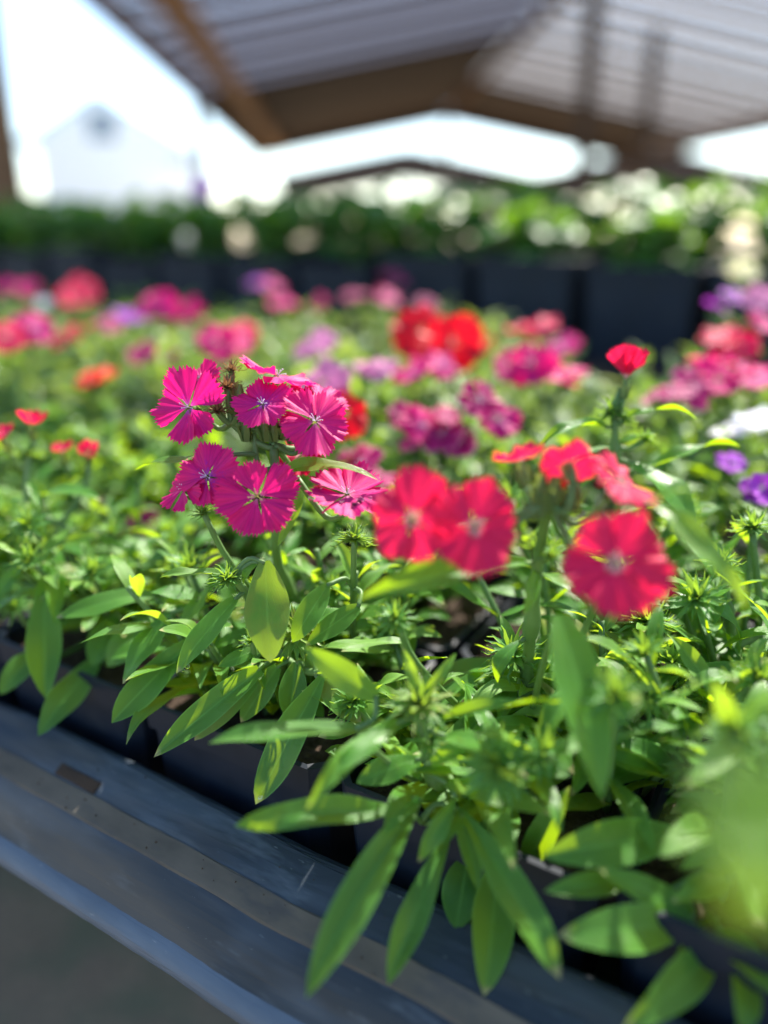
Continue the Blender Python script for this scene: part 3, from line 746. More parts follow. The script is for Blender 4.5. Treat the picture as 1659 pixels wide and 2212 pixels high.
hleaf('P1', 708, 1262, .298, 632, 1388, .292, 60, .05, (0, .3, 1), 1, 3)
hleaf('P1', 775, 1310, .300, 660, 1395, .296, 52, .06, (.2, .5, 1), 0, 1)
hleaf('P1', 655, 1050, .31, 600, 1180, .305, 30, .05, (.3, .2, 1), 0, 2, 'y')

# ---- the coral cluster in front of the focus
hero('P2', 'dianthus_plant', 'dianthus with large out-of-focus coral red blooms leaning over its neighbours', cell(0, .090)+NB*0.022+EB*0.006)
hstem('P2', [(1133, 1500, .305), (1145, 1380, .285), (1165, 1200, .262), (1186, 1080, .245)], .0026, .0019, True, (.30, .55))
hub2 = (1186, 1085, .245)
FL('P2', 890, 1122, .232, 105, (-.22, .12, 1), 'coral', -14, hub2, tilts=(.1, .25, -.15, -.2, .15), half=39, teeth=.2, scl=(1.16, .90, 1.0, .96, 1.04))
FL('P2', 1026, 1138, .229, 110, (.05, .10, 1), 'coral', -24, hub2, tilts=(-.12, .15, -.15, .1, -.2), half=41, teeth=.2, scl=(1.06, .98, .95, 1.05, .93))
FL('P2', 1328, 1216, .224, 126, (.10, .18, 1), 'coral', 30, hub2, tilts=(.1, -.15, .15, -.2, .0), half=40, teeth=.2, scl=(.93, .96, 1.0, 1.2, 1.04))
FL('P2', 1122, 995, .246, 64, (-.25, 1, .05), 'coral', 30, hub2, tilts=(.3, .1, .2, .2, .1), half=34, cup=.2)
FL('P2', 1225, 1005, .243, 66, (-.1, .75, -.75), 'coral', 0, hub2, tilts=(0, -.2, .1, 0, .1))
FL('P2', 1345, 1040, .238, 88, (.42, .75, .55), 'coral', 50, hub2, tilts=(0, -.1, .0, -.25, .1))
for (x, y, d, a, s_) in ((1170, 1060, .244, (-.3, 1, .2), 1.15), (1200, 1070, .241, (.1, 1, .4), 1.2), (1240, 1075, .243, (.6, 1, .2), 1.1), (1150, 1100, .247, (-.8, 1, .2), 1.0), (1215, 1110, .243, (.4, .7, .5), .9)):
    inst('calyx', CALYX, frame(at(x, y-35, d), camdir(1, 0, 0), camdir(*a)) @ Matrix.Scale(.0185*s_, 4), HERO['P2']['o'])
hleaf('P2', 1140, 1215, .262, 772, 1296, .232, 62, .06, (-.1, .6, 1), 0, 0)
hleaf('P2', 1208, 1330, .245, 1300, 1722, .222, 112, .05, (.1, .15, 1), 0, 1)
hleaf('P2', 1395, 1085, .235, 1612, 1318, .215, 62, .10, (.25, .6, 1), 0, 2, 'y')
hleaf('P2', 1400, 1090, .232, 1500, 1060, .225, 26, .10, (.1, .9, .6), 0, 0)
hleaf('P2', 1125, 1385, .283, 1075, 1475, .282, 40, .25, (-.4, .8, .6), 0, 1)
hleaf('P2', 1130, 1480, .296, 1010, 1540, .285, 44, .22, (-.2, .8, .6), 1, 3, 'y')
hleaf('P2', 1140, 1475, .296, 1195, 1380, .285, 20, .12, (.6, .6, .6), 0, 2, 'y')
hleaf('P2', 1160, 1230, .265, 1130, 1330, .255, 34, .05, (.3, .2, 1), 0, 0)
hleaf('P2', 1170, 1240, .265, 1275, 1300, .25, 30, .1, (.3, .7, .8), 0, 3, 'y')
hbud('P2', 855, 1335, .268, 60, (-.2, 1, .5), 3)
hbud('P2', 1190, 1200, .255, 46, (.3, 1, .5), 1)

# ---- the leafy flowerless plant leaning over the lip
hero('P5', 'dianthus_plant', 'flowerless dianthus spilling long pointed leaves over the bench lip', cell(0, .090)+NB*-0.022+EB*0.012)
hstem('P5', [(985, 1740, .288), (930, 1660, .270), (905, 1500, .260)], .0026, .002)
hstem('P5', [(985, 1790, .275)], .002, .0016, False, ())
hbud('P5', 905, 1520, .259, 92, (.0, 1, .5), 1)
hbud('P5', 930, 1600, .264, 60, (.2, .8, .9), 2)
hleaf('P5', 775, 1575, .255, 451, 1606, .249, 58, .05, (-.05, .95, .5), 0, 0)
hleaf('P5', 812, 1572, .255, 660, 1752, .233, 46, .14, (.3, .8, .6), 0, 1)
hleaf('P5', 885, 1745, .260, 507, 1784, .244, 66, .05, (-.05, .70, .8), 2, 2)
hleaf('P5', 908, 1722, .260, 662, 2156, .227, 92, .10, (-.2, .5, 1), 2, 3)
hleaf('P5', 972, 1800, .264, 838, 2128, .242, 66, .06, (-.3, .4, 1), 2, 0)
hleaf('P5', 985, 1720, .260, 903, 1862, .249, 44, .05, (.2, .5, 1), 2, 1)
hleaf('P5', 990, 1745, .264, 1034, 1925, .253, 48, .05, (.3, .3, 1), 0, 2)
hleaf('P5', 1000, 1755, .260, 1210, 2116, .229, 84, .07, (.25, .35, 1), 2, 0)
hleaf('P5', 1075, 1860, .270, 1046, 2152, .246, 104, .04, (.05, .2, 1), 1, 1)
hleaf('P5', 1010, 1850, .275, 985, 2008, .264, 92, .03, (-.1, .3, 1), 1, 3)
hleaf('P5', 815, 1505, .260, 657, 1398, .260, 66, .05, (-.2, .2, 1), 0, 2)
hleaf('P5', 860, 1560, .257, 700, 1690, .238, 50, .12, (.1, .6, .8), 0, 3)
hleaf('P5', 870, 1385, .288, 655, 1418, .284, 44, .06, (0, .95, .4), 0, 1, 'y')
hleaf('P5', 945, 1560, .260, 1250, 1520, .240, 42, .06, (.1, .85, .6), 0, 0)
hleaf('P5', 960, 1590, .260, 1140, 1680, .240, 60, .12, (.2, .8, .7), 0, 1)
hleaf('P5', 930, 1650, .262, 1070, 1600, .253, 44, .14, (.1, .7, .8), 0, 2)
hleaf('P5', 960, 1690, .264, 1190, 1760, .249, 66, .10, (.2, .7, .8), 1, 3)
hleaf('P5', 1130, 1880, .270, 1232, 1698, .260, 64, .05, (-.3, .5, 1), 0, 0)
hleaf('P5', 900, 1640, .268, 770, 1690, .264, 60, .05, (-.1, .5, 1), 1, 1)
hleaf('P5', 1000, 1700, .277, 1050, 1800, .271, 70, .05, (.1, .4, 1), 1, 2)
hleaf('P5', 905, 1500, .260, 870, 1400, .262, 26, .03, (.1, .1, 1), 0, 2, 'y')
hleaf('P5', 915, 1500, .260, 985, 1410, .264, 24, .04, (.1, .2, 1), 0, 0, 'y')

# ---- plant with the hanging leaves left of it
hero('P6', 'dianthus_plant', 'low dianthus with broad wet leaves drooping over the pot rim below the magenta cluster', cell(0, .196)+NB*-0.016+EB*0.012)
hstem('P6', [(560, 1400, .335), (540, 1300, .312), (505, 1245, .302)], .0022, .0016)
hstem('P6', [(640, 1440, .315), (690, 1455, .300)], .0018, .0014, False, ())
hstem('P6', [(560, 1450, .315)], .0016, .0013, False, ())
hbud('P6', 492, 1250, .300, 52, (-.2, 1, .2), 3)
hbud('P6', 545, 1385, .305, 40, (-.5, .8, .4), 2)
hleaf('P6', 572, 1212, .296, 585, 1432, .286, 104, .02, (-.1, .1, 1), 1, 0)
hleaf('P6', 560, 1215, .298, 527, 1265, .300, 30, .2, (-.6, .5, .6), 0, 1)
hleaf('P6', 510, 1292, .304, 381, 1455, .296, 58, .05, (-.25, .35, 1), 0, 1)
hleaf('P6', 562, 1446, .306, 332, 1636, .296, 68, .04, (-.15, .25, 1), 0, 2)
hleaf('P6', 480, 1240, .300, 345, 1248, .296, 32, .05, (0, .9, .5), 0, 3, 'y')
hleaf('P6', 560, 1450, .312, 420, 1600, .310, 62, .05, (-.1, .3, 1), 0, 0)
hleaf('P6', 700, 1455, .298, 552, 1738, .288, 84, .03, (-.1, .3, 1), 2, 1)
hleaf('P6', 560, 1405, .310, 470, 1440, .306, 36, .06, (-.1, .6, 1), 0, 2)
hleaf('P6', 690, 1470, .300, 780, 1560, .292, 60, .05, (.1, .3, 1), 1, 3)
hleaf('P6', 600, 1440, .312, 520, 1560, .312, 58, .05, (0, .3, 1), 0, 1)
hleaf('P6', 640, 1430, .308, 625, 1560, .306, 64, .05, (.1, .3, 1), 1, 2)
hleaf('P6', 700, 1420, .306, 760, 1480, .302, 46, .08, (.2, .6, 1), 0, 0)
hleaf('P6', 430, 1370, .325, 241, 1562, .312, 74, .04, (-.1, .25, 1), 2, 3)
hleaf('P6', 372, 1322, .330, 265, 1478, .312, 62, .08, (-.3, .5, 1), 1, 0)
hleaf('P6', 430, 1290, .328, 325, 1280, .322, 46, .10, (0, .8, .7), 0, 1)
hleaf('P6', 335, 1285, .345, 120, 1335, .335, 56, .06, (0, .75, .8), 0, 2)
add_drop(HERO['P6']['o'], at(562, 1722, .2865), 5*.287/F); add_drop(HERO['P6']['o'], at(405, 1440, .2975), 6*.297/F); add_drop(HERO['P6']['o'], at(396, 1448, .2965), 4*.296/F)

# ---- plants further along the lip
hero('P7', 'dianthus_plant', 'leafy dianthus with small coral buds at the end of the focused row', cell(0, .302)+EB*0.01)
hstem('P7', [(190, 1280, .40), (110, 1190, .38)], .0020, .0016)
hstem('P7', [(150, 1150, .385), (60, 1085, .375), (68, 965, .375)], .0018, .0014, False)
hstem('P7', [(185, 1050, .39), (190, 1000, .39)], .0014, .0012, False, ())
hbud('P7', 62, 985, .375, 46, (0, 1, .1), 0)
FL('P7', 70, 915, .372, 30, (.05, 1, .3), 'coral', 0, (66, 960, .375), cup=.9, half=34)
FL('P7', 190, 978, .385, 24, (.2, .6, .8), 'coral', 0, (188, 1010, .39), cup=.8, half=32)
FL('P7', 136, 972, .40, 22, (0, .8, .5), 'coral', 0, (150, 1010, .40), cup=.5)
FL('P7', 2, 945, .372, 40, (-.3, .8, .5), 'coral', 0, (60, 985, .375), cup=.4)
hleaf('P7', 90, 1070, .375, 222, 1082, .365, 40, .12, (0, .9, .5), 0, 0)
hleaf('P7', 60, 1085, .373, 100, 1190, .362, 36, .06, (.3, .4, 1), 0, 1, 'y')
hleaf('P7', 60, 1040, .373, 88, 1100, .366, 20, .06, (.5, .4, 1), 0, 2)
hleaf('P7', 115, 1180, .375, 120, 1350, .355, 50, .1, (.5, .3, 1), 0, 3)
hleaf('P7', 100, 1230, .37, 100, 1510, .350, 74, .06, (.2, .25, 1), 2, 0)
hleaf('P7', 215, 1420, .37, 82, 1590, .345, 70, .05, (.0, .3, 1), 1, 1)
hleaf('P7', 90, 1400, .37, 0, 1500, .36, 60, .05, (-.1, .4, 1), 1, 2)
hleaf('P7', 250, 1330, .375, 200, 1440, .36, 70, .05, (0, .3, 1), 1, 3)
hleaf('P7', 330, 1340, .36, 230, 1440, .355, 70, .05, (0, .4, 1), 1, 0)
hleaf('P7', 40, 1230, .38, -40, 1330, .37, 46, .05, (0, .5, 1), 0, 0)
hbud('P7', 30, 1310, .375, 55, (0, 1, .5), 1)
hbud('P7', 240, 1150, .385, 44, (0, 1, .5), 2)

# ---- the single half-open coral bloom
hero('P3', 'dianthus_plant', 'upright dianthus with one cup-shaped half-open coral bloom on top', cell(1, .090)+EB*0.0)
hstem('P3', [(1330, 1180, .375), (1330, 1000, .352), (1328, 890, .345), (1342, 838, .342)], .0022, .0014, True, (.55, .8))
FL('P3', 1352, 820, .341, 76, (.12, 1, .05), 'coral', 10, (1340, 850, .343), tilts=(1.28, 1.32, 1.3, 1.26, 1.3), half=40, cup=.02)
hbud('P3', 1322, 890, .345, 50, (-.15, 1, .1), 3)
hbud('P3', 1395, 950, .345, 40, (.5, 1, .2), 0)
hbud('P3', 1350, 905, .345, 34, (.4, 1, .2), 1)
hleaf('P3', 1312, 922, .345, 1158, 974, .330, 34, .16, (-.1, .8, .7), 0, 0)
hleaf('P3', 1340, 900, .345, 1508, 908, .335, 22, .14, (.05, .9, .5), 0, 1)
hleaf('P3', 1330, 960, .348, 1420, 940, .34, 30, .1, (.1, .8, .5), 0, 3)
hleaf('P3', 1365, 1000, .345, 1502, 1142, .325, 74, .10, (.35, .55, 1), 1, 2)
hleaf('P3', 1400, 1010, .352, 1600, 965, .35, 44, .08, (.0, .95, .4), 0, 0)
hleaf('P3', 1320, 970, .35, 1240, 990, .345, 30, .1, (-.1, .9, .4), 0, 1)
hleaf('P3', 1310, 1000, .352, 1250, 1060, .34, 36, .1, (-.3, .6, .8), 0, 2)

# ---- plants at the near end of the bench
hero('P8', 'dianthus_plant', 'dianthus with soft yellow-green leaves crowding the near end of the lip', cell(0, -.016)+EB*0.012)
hstem('P8', [(1600, 1860, .265), (1570, 1760, .243), (1590, 1600, .221)], .0024, .002)
hstem('P8', [(1540, 1980, .251)], .0018, .0015, False, ())
hstem('P8', [(1640, 1700, .227), (1650, 1560, .216)], .0018, .0015, False, ())
hleaf('P8', 1465, 1800, .251, 1170, 1850, .238, 100, .05, (0, .55, 1), 1, 0)
hleaf('P8', 1360, 1900, .246, 1175, 1925, .238, 56, .05, (0, .6, 1), 0, 1)
hleaf('P8', 1495, 1975, .243, 1290, 1875, .235, 62, .05, (0, .6, 1), 0, 2)
hleaf('P8', 1500, 1990, .240, 1205, 2020, .225, 100, .05, (0, .5, 1), 1, 3)
hleaf('P8', 1550, 2045, .238, 1345, 2222, .216, 92, .05, (-.1, .3, 1), 0, 0)
hleaf('P8', 1555, 2010, .238, 1680, 2150, .216, 88, .05, (.2, .3, 1), 1, 1)
hleaf('P8', 1545, 1775, .240, 1425, 1850, .221, 72, .1, (-.2, .7, .8), 1, 2, 'y')
hleaf('P8', 1600, 1650, .221, 1655, 1830, .194, 84, .1, (.1, .4, 1), 1, 3, 'y')
hleaf('P8', 1580, 1690, .227, 1680, 1900, .189, 96, .1, (.1, .5, 1), 0, 0, 'y')
hleaf('P8', 1560, 1800, .240, 1640, 2010, .205, 92, .08, (.0, .5, 1), 1, 1, 'y')
hleaf('P8', 1600, 1600, .221, 1480, 1700, .205, 60, .1, (-.2, .7, .8), 0, 2, 'y')
hleaf('P8', 1600, 1560, .220, 1700, 1500, .205, 60, .1, (.2, .7, .8), 0, 3, 'y')
hleaf('P8', 1590, 1600, .221, 1540, 1470, .216, 50, .05, (-.2, .2, 1), 0, 0, 'y')
hleaf('P8', 1545, 1990, .246, 1440, 2110, .229, 66, .05, (-.1, .5, 1), 1, 2)
hleaf('P8', 1565, 1900, .246, 1450, 1950, .232, 60, .08, (-.1, .7, .8), 0, 3, 'y')
hleaf('P8', 1610, 2080, .232, 1600, 2230, .216, 80, .05, (0, .3, 1), 1, 0)
hstem('P8', [(1880, 1840, .20), (1960, 1850, .13), (1840, 1830, .088)], .0018, .0012)  # added shoot close to the camera; its blurred leaves imitate a warm yellow haze
hleaf('P8', 1850, 1830, .090, 1500, 1650, .092, 190, .08, (.2, .5, 1), 0, 1, 'y')
hleaf('P8', 1850, 1850, .090, 1560, 1960, .092, 180, .08, (.1, .6, 1), 0, 2, 'y')
hleaf('P8', 1850, 1835, .089, 1470, 1800, .096, 170, .08, (.1, .7, 1), 0, 3, 'y')
hleaf('P8', 1850, 1840, .088, 1700, 1820, .080, 150, .08, (.1, .8, 1), 0, 0, 'y')
hbud('P8', 1592, 1580, .219, 90, (0, 1, .3), 1)
hero('P9', 'dianthus_plant', 'dianthus with thin upright shoots behind the coral blooms', cell(1, -.016)+EB*0.03+NB*-0.02)
hstem('P9', [(1590, 1440, .33), (1570, 1300, .315), (1562, 1215, .310)], .0020, .0015)
hstem('P9', [(1640, 1350, .33), (1625, 1150, .32)], .0018, .0014, False)
hbud('P9', 1560, 1215, .310, 55, (0, 1, .2), 0)
hbud('P9', 1625, 1140, .318, 60, (0, 1, .2), 1)
hleaf('P9', 1480, 1270, .315, 1600, 1400, .305, 52, .2, (.2, .8, .7), 0, 0)
hleaf('P9', 1575, 1400, .315, 1450, 1290, .300, 50, .16, (-.1, .8, .7), 1, 1)
hleaf('P9', 1570, 1330, .315, 1480, 1250, .31, 34, .2, (-.1, .9, .5), 0, 2, 'y')
hleaf('P9', 1590, 1460, .32, 1500, 1560, .30, 50, .1, (-.1, .7, .8), 0, 3, 'y')
hleaf('P9', 1600, 1470, .32, 1660, 1390, .31, 36, .1, (.3, .6, .8), 0, 0, 'y')
hleaf('P9', 1580, 1500, .32, 1380, 1640, .27, 60, .1, (-.1, .7, .8), 0, 1, 'y')
hleaf('P9', 1570, 1490, .32, 1320, 1400, .29, 46, .1, (-.1, .7, .8), 0, 2, 'y')
hbud('P9', 1450, 1430, .29, 60, (-.1, 1, .3), 2)
hbud('P9', 1400, 1500, .285, 50, (-.1, 1, .3), 0)

# ---- filler shoots on the hero plants and on every other plant of the near rows: each leaf its own part
def fill(o, base, seed, n_shoot, hmin, hmax, lmin, lmax, lean=.6, young=0.3):
    rs = random.Random(seed); st, lv, bd = shoots(base, rs, n_shoot, hmin, hmax, lmin, lmax, lean)
    for s in st: add_stem(o, s, .0017, .0012, 4, ())
    for (b, t, w, nr, sh, ar, va, yg) in lv:
        t = t.copy(); t.z = max(t.z, CAM_Z+RIM+.005)
        if b.z < CAM_Z+RIM+.002: t = b.lerp(t, .6); t.z = max(t.z, CAM_Z+RIM+.006)
        add_leaf(o, b, t, w, nr, sh, ar, va, 'y' if (yg and rs.random() < 0.7) else 'n')
    for i, (c, sz, ax) in enumerate(bd): add_bud(o, c, sz, ax, i+seed)
fill(HERO['P1']['o'], HERO['P1']['base'], 1, 12, .05, .092, .026, .044)
fill(HERO['P2']['o'], HERO['P2']['base']+NB*.012-EB*.02, 2, 8, .03, .075, .030, .046)
fill(HERO['P2']['o'], HERO['P2']['base']-EB*.045-NB*.01, 22, 7, .03, .075, .028, .042)
fill(HERO['P3']['o'], HERO['P3']['base'], 3, 11, .05, .09, .028, .046)
fill(HERO['P5']['o'], HERO['P5']['base'], 5, 12, .018, .045, .032, .050, 1.0)
fill(HERO['P6']['o'], HERO['P6']['base'], 6, 14, .03, .065, .028, .048)
fill(HERO['P7']['o'], HERO['P7']['base'], 17, 16, .045, .088, .026, .046)
fill(HERO['P8']['o'], HERO['P8']['base'], 8, 13, .03, .07, .030, .048)
fill(HERO['P9']['o'], HERO['P9']['base'], 9, 13, .045, .095, .026, .044)

# ---- pots of the near bench and the plants behind
hero_cells = {(0, .090), (0, .196), (0, .302), (1, .090), (0, -.016), (1, -.016)}
ORD = ('first', 'second', 'third', 'fourth', 'fifth', 'sixth', 'seventh')
HPOT = {(0, .090): 'square black pot holding the coral dianthus and the flowerless one', (0, .196): 'square black pot holding the magenta cluster plant at the lip',
        (0, .302): 'square black pot holding the dianthus with small coral buds', (1, .090): 'square black pot holding the half-open coral bloom',
        (0, -.016): 'square black pot holding the soft yellow-green leaves at the lip', (1, -.016): 'square black pot holding the thin upright shoots behind the coral blooms'}
def is_hero(j, q): return any(j == a and abs(q-b) < 0.01 for a, b in hero_cells)
for (j, p, q) in grid:
    hl = [v for (a, b), v in HPOT.items() if a == j and abs(b-q) < 0.01]
    if hl: make_pot(p, q, hl[0], None)
    elif j == 0: make_pot(p, q, 'square black plastic pot of leafy shoots in the row along the lip', 'pots along the lip')
    else: make_pot(p, q, 'square black plastic pot hidden under foliage in the %s row from the lip' % ORD[j], 'pots in the %s row' % ORD[j])
# blooms seen behind: x, y, colour, radius (m), height below the camera, facing
BL = [
 (180, 628, 'coral', .020, -.066), (150, 640, 'coral', .016, -.070), (75, 708, 'magenta', .018, -.074), (12, 725, 'coral', .017, -.076), (140, 724, 'coral', .015, -.08),
 (60, 625, 'pink', .017, -.074), (10, 620, 'magenta', .016, -.074), (352, 660, 'magenta', .019, -.066), (400, 668, 'magenta', .017, -.070), (285, 682, 'purple', .017, -.078), (95, 655, 'white', .009, -.08),
 (590, 618, 'magenta', .017, -.070), (610, 655, 'magenta', .017, -.076), (560, 610, 'purple', .012, -.070), (850, 600, 'burgundy', .016, -.064), (838, 642, 'magenta', .017, -.076), (920, 660, 'burgundy', .014, -.08),
 (470, 738, 'pink', .016, -.080), (522, 722, 'coral', .016, -.080), (680, 745, 'lilac', .019, -.082), (215, 812, 'orange', .015, -.095), (190, 820, 'orange', .010, -.095), (310, 765, 'burgundy', .015, -.094),
 (915, 722, 'red', .024, -.072), (975, 745, 'red', .026, -.076), (935, 765, 'red', .014, -.08), (1045, 745, 'orange', .010, -.088), (1168, 700, 'coral', .017, -.070), (1212, 748, 'magenta', .016, -.078),
 (1105, 790, 'pink', .015, -.085), (1150, 785, 'pink', .017, -.082), (1190, 800, 'pink', .015, -.087), (890, 805, 'magenta', .013, -.085), (955, 785, 'magenta', .013, -.082), (820, 795, 'lilac', .013, -.085),
 (700, 825, 'lilac', .018, -.088), (715, 870, 'pink', .015, -.10), (1035, 862, 'burgundy', .014, -.088), (1075, 905, 'magenta', .014, -.10), (915, 918, 'magenta', .015, -.105), (955, 935, 'burgundy', .014, -.108), (990, 952, 'burgundy', .013, -.112),
 (870, 900, 'burgundy', .012, -.105), (965, 900, 'burgundy', .010, -.10), (1562, 728, 'coral', .017, -.072), (1600, 745, 'coral', .015, -.076), (1500, 835, 'burgundy', .017, -.09), (1550, 820, 'pink', .016, -.088),
 (1600, 790, 'magenta', .015, -.084), (1640, 815, 'magenta', .016, -.088), (1648, 905, 'white', .016, -.10), (1580, 1000, 'purple', .009, -.115), (1645, 1055, 'purple', .010, -.12), (1620, 580, 'yellow', .016, -.035),
 (1590, 640, 'purple', .014, -.05), (1642, 645, 'lilac', .015, -.05), (745, 895, 'red', .015, -.095), (780, 1000, 'burgundy', .015, -.12), (815, 1030, 'burgundy', .012, -.126), (1650, 700, 'magenta', .014, -.065),
 (310, 1125, 'burgundy', .011, -.165), (690, 655, 'burgundy', .011, -.078), (760, 640, 'burgundy', .012, -.075), (240, 700, 'burgundy', .013, -.08), (1450, 845, 'burgundy', .012, -.09),
]
free = [(j, p, q) for (j, p, q) in grid if not is_hero(j, q)]
plants = {}
def gkey(c): return (c[0], round(c[2], 3))
for c in free: plants[gkey(c)] = dict(c=c, bl=[], color=None)
famil = {'magenta': 'magenta', 'pink': 'magenta', 'coral': 'red', 'red': 'red', 'orange': 'red', 'burgundy': 'burgundy', 'lilac': 'lilac', 'purple': 'purple', 'white': 'white', 'yellow': 'yellow'}
for i, (x, y, c_, r_, z_) in enumerate(BL):
    d = depth_for(y, z_); P = at(x, y, d)
    def cost(k):
        pl = plants[k]; b = bench(pl['c'][1], pl['c'][2], SOIL); v = (Vector((b.x, b.y, 0))-Vector((P.x, P.y, 0))).length
        return v + (0.0 if pl['color'] in (None, famil[c_]) else 0.12)
    k = min(plants, key=cost); plants[k]['bl'].append((P, c_, r_, d, i))
    if plants[k]['color'] is None: plants[k]['color'] = famil[c_]
CN = {'magenta': 'bright magenta', 'pink': 'hot pink', 'coral': 'coral', 'red': 'scarlet', 'orange': 'orange', 'burgundy': 'burgundy white-edged', 'lilac': 'pale lilac', 'purple': 'violet', 'white': 'white', 'yellow': 'pale yellow'}
def plant_label(pl):
    cs = []
    for b_ in pl['bl']:
        if CN[b_[1]] not in cs: cs.append(CN[b_[1]])
    row = ORD[pl['c'][0]]
    if not cs: return 'flowerless leafy dianthus in the %s row from the bench lip' % row, 'leafy dianthus, %s row' % row
    return 'dianthus with %s blooms in the %s row from the bench lip' % (' and '.join(cs[:2]), row), 'blooming dianthus, %s row' % row
for k, pl in plants.items():
    j, p, q = pl['c']; rs = random.Random(int(1000*p+7777*q))
    base = bench(p, q, SOIL) + Vector((rs.uniform(-.008, .008), rs.uniform(-.008, .008), 0))
    lb, gr_ = plant_label(pl)
    px_, py_, dd = project(base)
    if not (-400 < px_ < 2200) and not pl['bl']: continue
    o = empty('dianthus_plant', T(base)); tag(o, lb, 'plant', gr_)
    hs = {0: .65, 1: .85}.get(j, 1.0)
    if dd < 0.62 and -250 < px_ < 1950:
        fill(o, base, int(p*991+q*3571) % 9973, 12 if j else 11, .05*hs, .098*hs, .027, .046)
    elif -400 < px_ < 2200:
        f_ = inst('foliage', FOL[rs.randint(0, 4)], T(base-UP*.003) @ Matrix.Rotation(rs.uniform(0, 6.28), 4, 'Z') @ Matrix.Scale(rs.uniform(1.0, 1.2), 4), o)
        tag(f_, kind='stuff')
    for (P, c_, r_, d, i) in pl['bl']:
        nrm = Vector((rs.uniform(-.5, .5), rs.uniform(-.8, -.1), rs.uniform(.45, 1.0))).normalized()
        if c_ == 'red': nrm = Vector((rs.uniform(-.2, .2), -.9, .5)).normalized()
        top = P - nrm*.012 - UP*.004
        md = base*0.35+top*0.65; md.z = base.z*0.45+top.z*0.55
        add_stem(o, [base, md, top], .0018, .0012, 4, ())
        add_flower(o, P, r_, nrm, c_, rs.uniform(0, 6), seed=i, detail=d < .8, hub=None, stam=i % 3, cup=rs.uniform(-.05, .15))
        if rs.random() < 0.5:             # companion blooms of the same head
            for _ in range(rs.randint(1, 2)):
                P2 = P + Vector((rs.uniform(-1, 1), rs.uniform(.2, 1), rs.uniform(-.6, .1)))*r_*1.1
                add_flower(o, P2, r_*rs.uniform(.7, .95), (nrm+Vector((rs.uniform(-.5, .5), .3, 0))).normalized(), c_, rs.uniform(0, 6), seed=i+1, detail=d < .8, hub=top-UP*.006, cup=rs.uniform(-.05, .2))
        add_bud(o, top-UP*.006, .011, UP, i)
    if pl['color'] is None and j > 0: pass

# ------------------------------------------------------------------ the higher bench behind with broad-leaved bedding plants
B2 = 1.03; BED2 = -0.175
b2 = empty('back_bench', T(bench(1.4, 1.2, -CAM_Z))); tag(b2, 'higher bench behind carrying large black pots of bedding plants', 'bench')
extrude_bench('bench_top', [(B2-0.02, BED2), (B2+0.85, BED2), (B2+0.85, BED2-0.04), (B2-0.02, BED2-0.04)], -0.9, 4.5, M_TRAY, b2)
extrude_bench('front_board', [(B2-0.022, BED2+0.012), (B2-0.022, BED2-0.13), (B2-0.04, BED2-0.13), (B2-0.04, BED2+0.012)], -0.9, 4.5, M_DARKWOOD, b2)
for q in (-0.6, 1.0, 2.6, 4.2):
    for p in (B2+0.06, B2+0.78): beam('leg', bench(p, q, -CAM_Z), bench(p, q, BED2-0.04), 0.06, 0.06, M_STEEL, b2)
PW2, PH2 = 0.150, 0.135
POT2, SOIL2 = pot_mesh(PW2, PH2), soil_mesh(PW2)
def broad_leaf_data(seed):
    rs = random.Random(seed); V, U = [], []
    na, nl = 7, 8
    for i in range(nl):
        t = i/(nl-1); w = math.sin(math.pi*(t*.96+.04)**0.75)**0.6 if t < 1 else 0
        zc = 0.16*4*t*(1-t)
        for k in range(na):
            s = k/(na-1)*2-1; V.append((t, .5*w*s, zc+0.10*abs(s)*w*.5+.02*math.sin(7*t+3*s+seed))); U.append((t, k/(na-1)))
    Fc = [(i*na+k, (i+1)*na+k, (i+1)*na+k+1, i*na+k+1) for i in range(nl-1) for k in range(na-1)]
    return V, Fc, U
BRL = []
for i in range(3):
    v, f, u = broad_leaf_data(i); BRL.append(mesh('leaf', v, f, M_BROAD, u))
q_i = 0
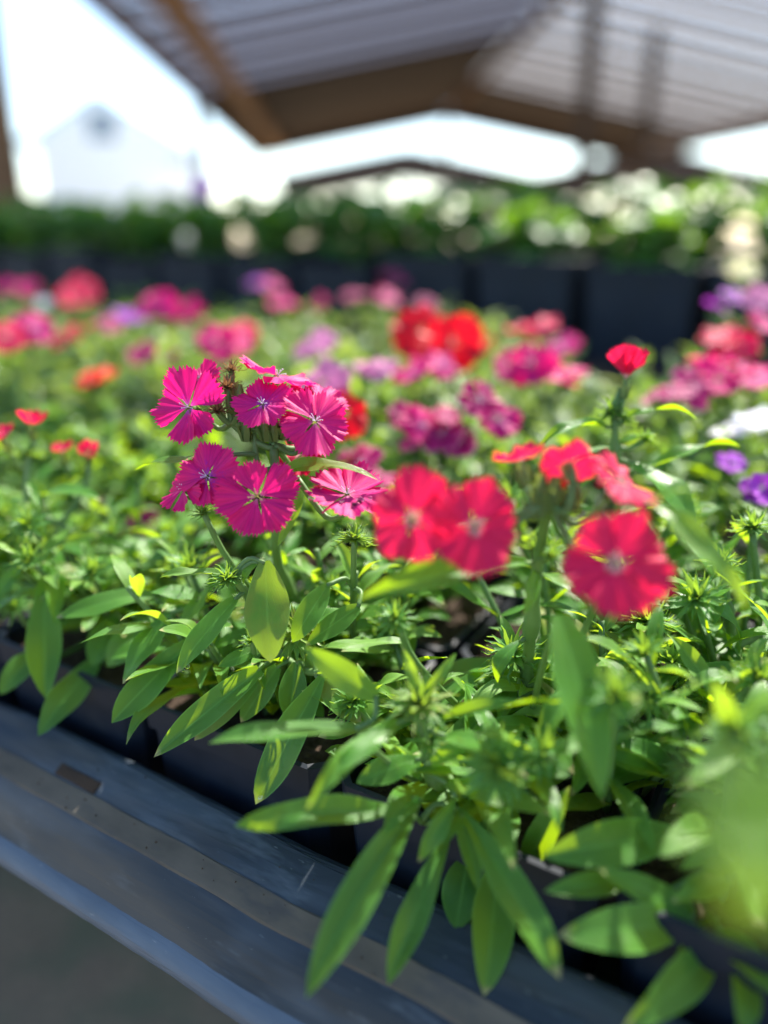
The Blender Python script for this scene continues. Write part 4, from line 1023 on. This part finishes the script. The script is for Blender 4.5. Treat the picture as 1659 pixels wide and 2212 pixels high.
for row in range(3):
    q = -0.38
    while q < 2.9:
        p = B2+0.09+row*0.17
        x_, y_, d_ = project(bench(p, q, 0))
        if -200 < x_ < 1900:
            rs = random.Random(q_i*7+3); q_i += 1
            lab = 'large black nursery pot on the front edge of the higher bench' if row == 0 else 'large black nursery pot in the hidden rows of the higher bench'
            make_pot(p, q, lab, 'pots on the higher bench front' if row == 0 else 'pots on the higher bench rear', BED2+.0004, POT2, SOIL2, PH2, rs.uniform(-.05, .05), rs.uniform(.9, 1.06))
            base = bench(p, q, BED2+PH2-.016)
            purple = (abs(x_-430) < 60 or abs(x_-560) < 40) and row == 0
            o = empty('bedding_plant', T(base))
            if purple: tag(o, 'broad-leaved bedding plant with violet flowers on the higher bench', 'plant', 'violet flowered bedding plants')
            else:
                tag(o, 'broad-leaved green bedding plant on the front edge of the higher bench' if row == 0 else 'broad-leaved green bedding plant in the rear rows of the higher bench', 'plant', 'bedding plants front' if row == 0 else 'bedding plants rear')
            st = []
            for s in range(10):
                an = s*2.4+rs.uniform(-.4, .4); oo = Vector((math.cos(an), math.sin(an), 0)); h = rs.uniform(.045, .10)+(.022 if row else 0)
                b0_ = base+oo*.01; e_ = base+oo*h*rs.uniform(.3, .9)+UP*h; mm = base+oo*h*.3+UP*h*.6
                add_stem(o, [b0_, mm, e_], .0026, .0018, 3, ())
                for kk in range(5):
                    t = (.15, .4, .62, .84, 1.0)[kk]; pt = b0_.lerp(mm, t*2) if t < .5 else mm.lerp(e_, t*2-1)
                    a2 = an+kk*2.2+rs.uniform(-.6, .6); el = rs.uniform(-.35, .45)
                    d2 = Vector((math.cos(a2)*math.cos(el), math.sin(a2)*math.cos(el), math.sin(el))); L = rs.uniform(.035, .06)
                    nr = (UP-d2*UP.dot(d2)+Vector((rs.uniform(-.4, .4), rs.uniform(-.4, .4), 0))).normalized()
                    inst('leaf', BRL[rs.randint(0, 2)], leaf_matrix(pt, pt+d2*L, L*rs.uniform(.6, .8), nr), o)
            if purple:
                P = base+UP*.125+Vector((0, -.02, 0)); add_stem(o, [base, base+UP*.06, P-UP*.01], .002, .0014, 3, ())
                add_flower(o, P, .022, Vector((-.1, -.8, .5)).normalized(), 'purple', .3, seed=3, detail=True, cup=.2)
        q += 0.158
bpy.context.view_layer.update()
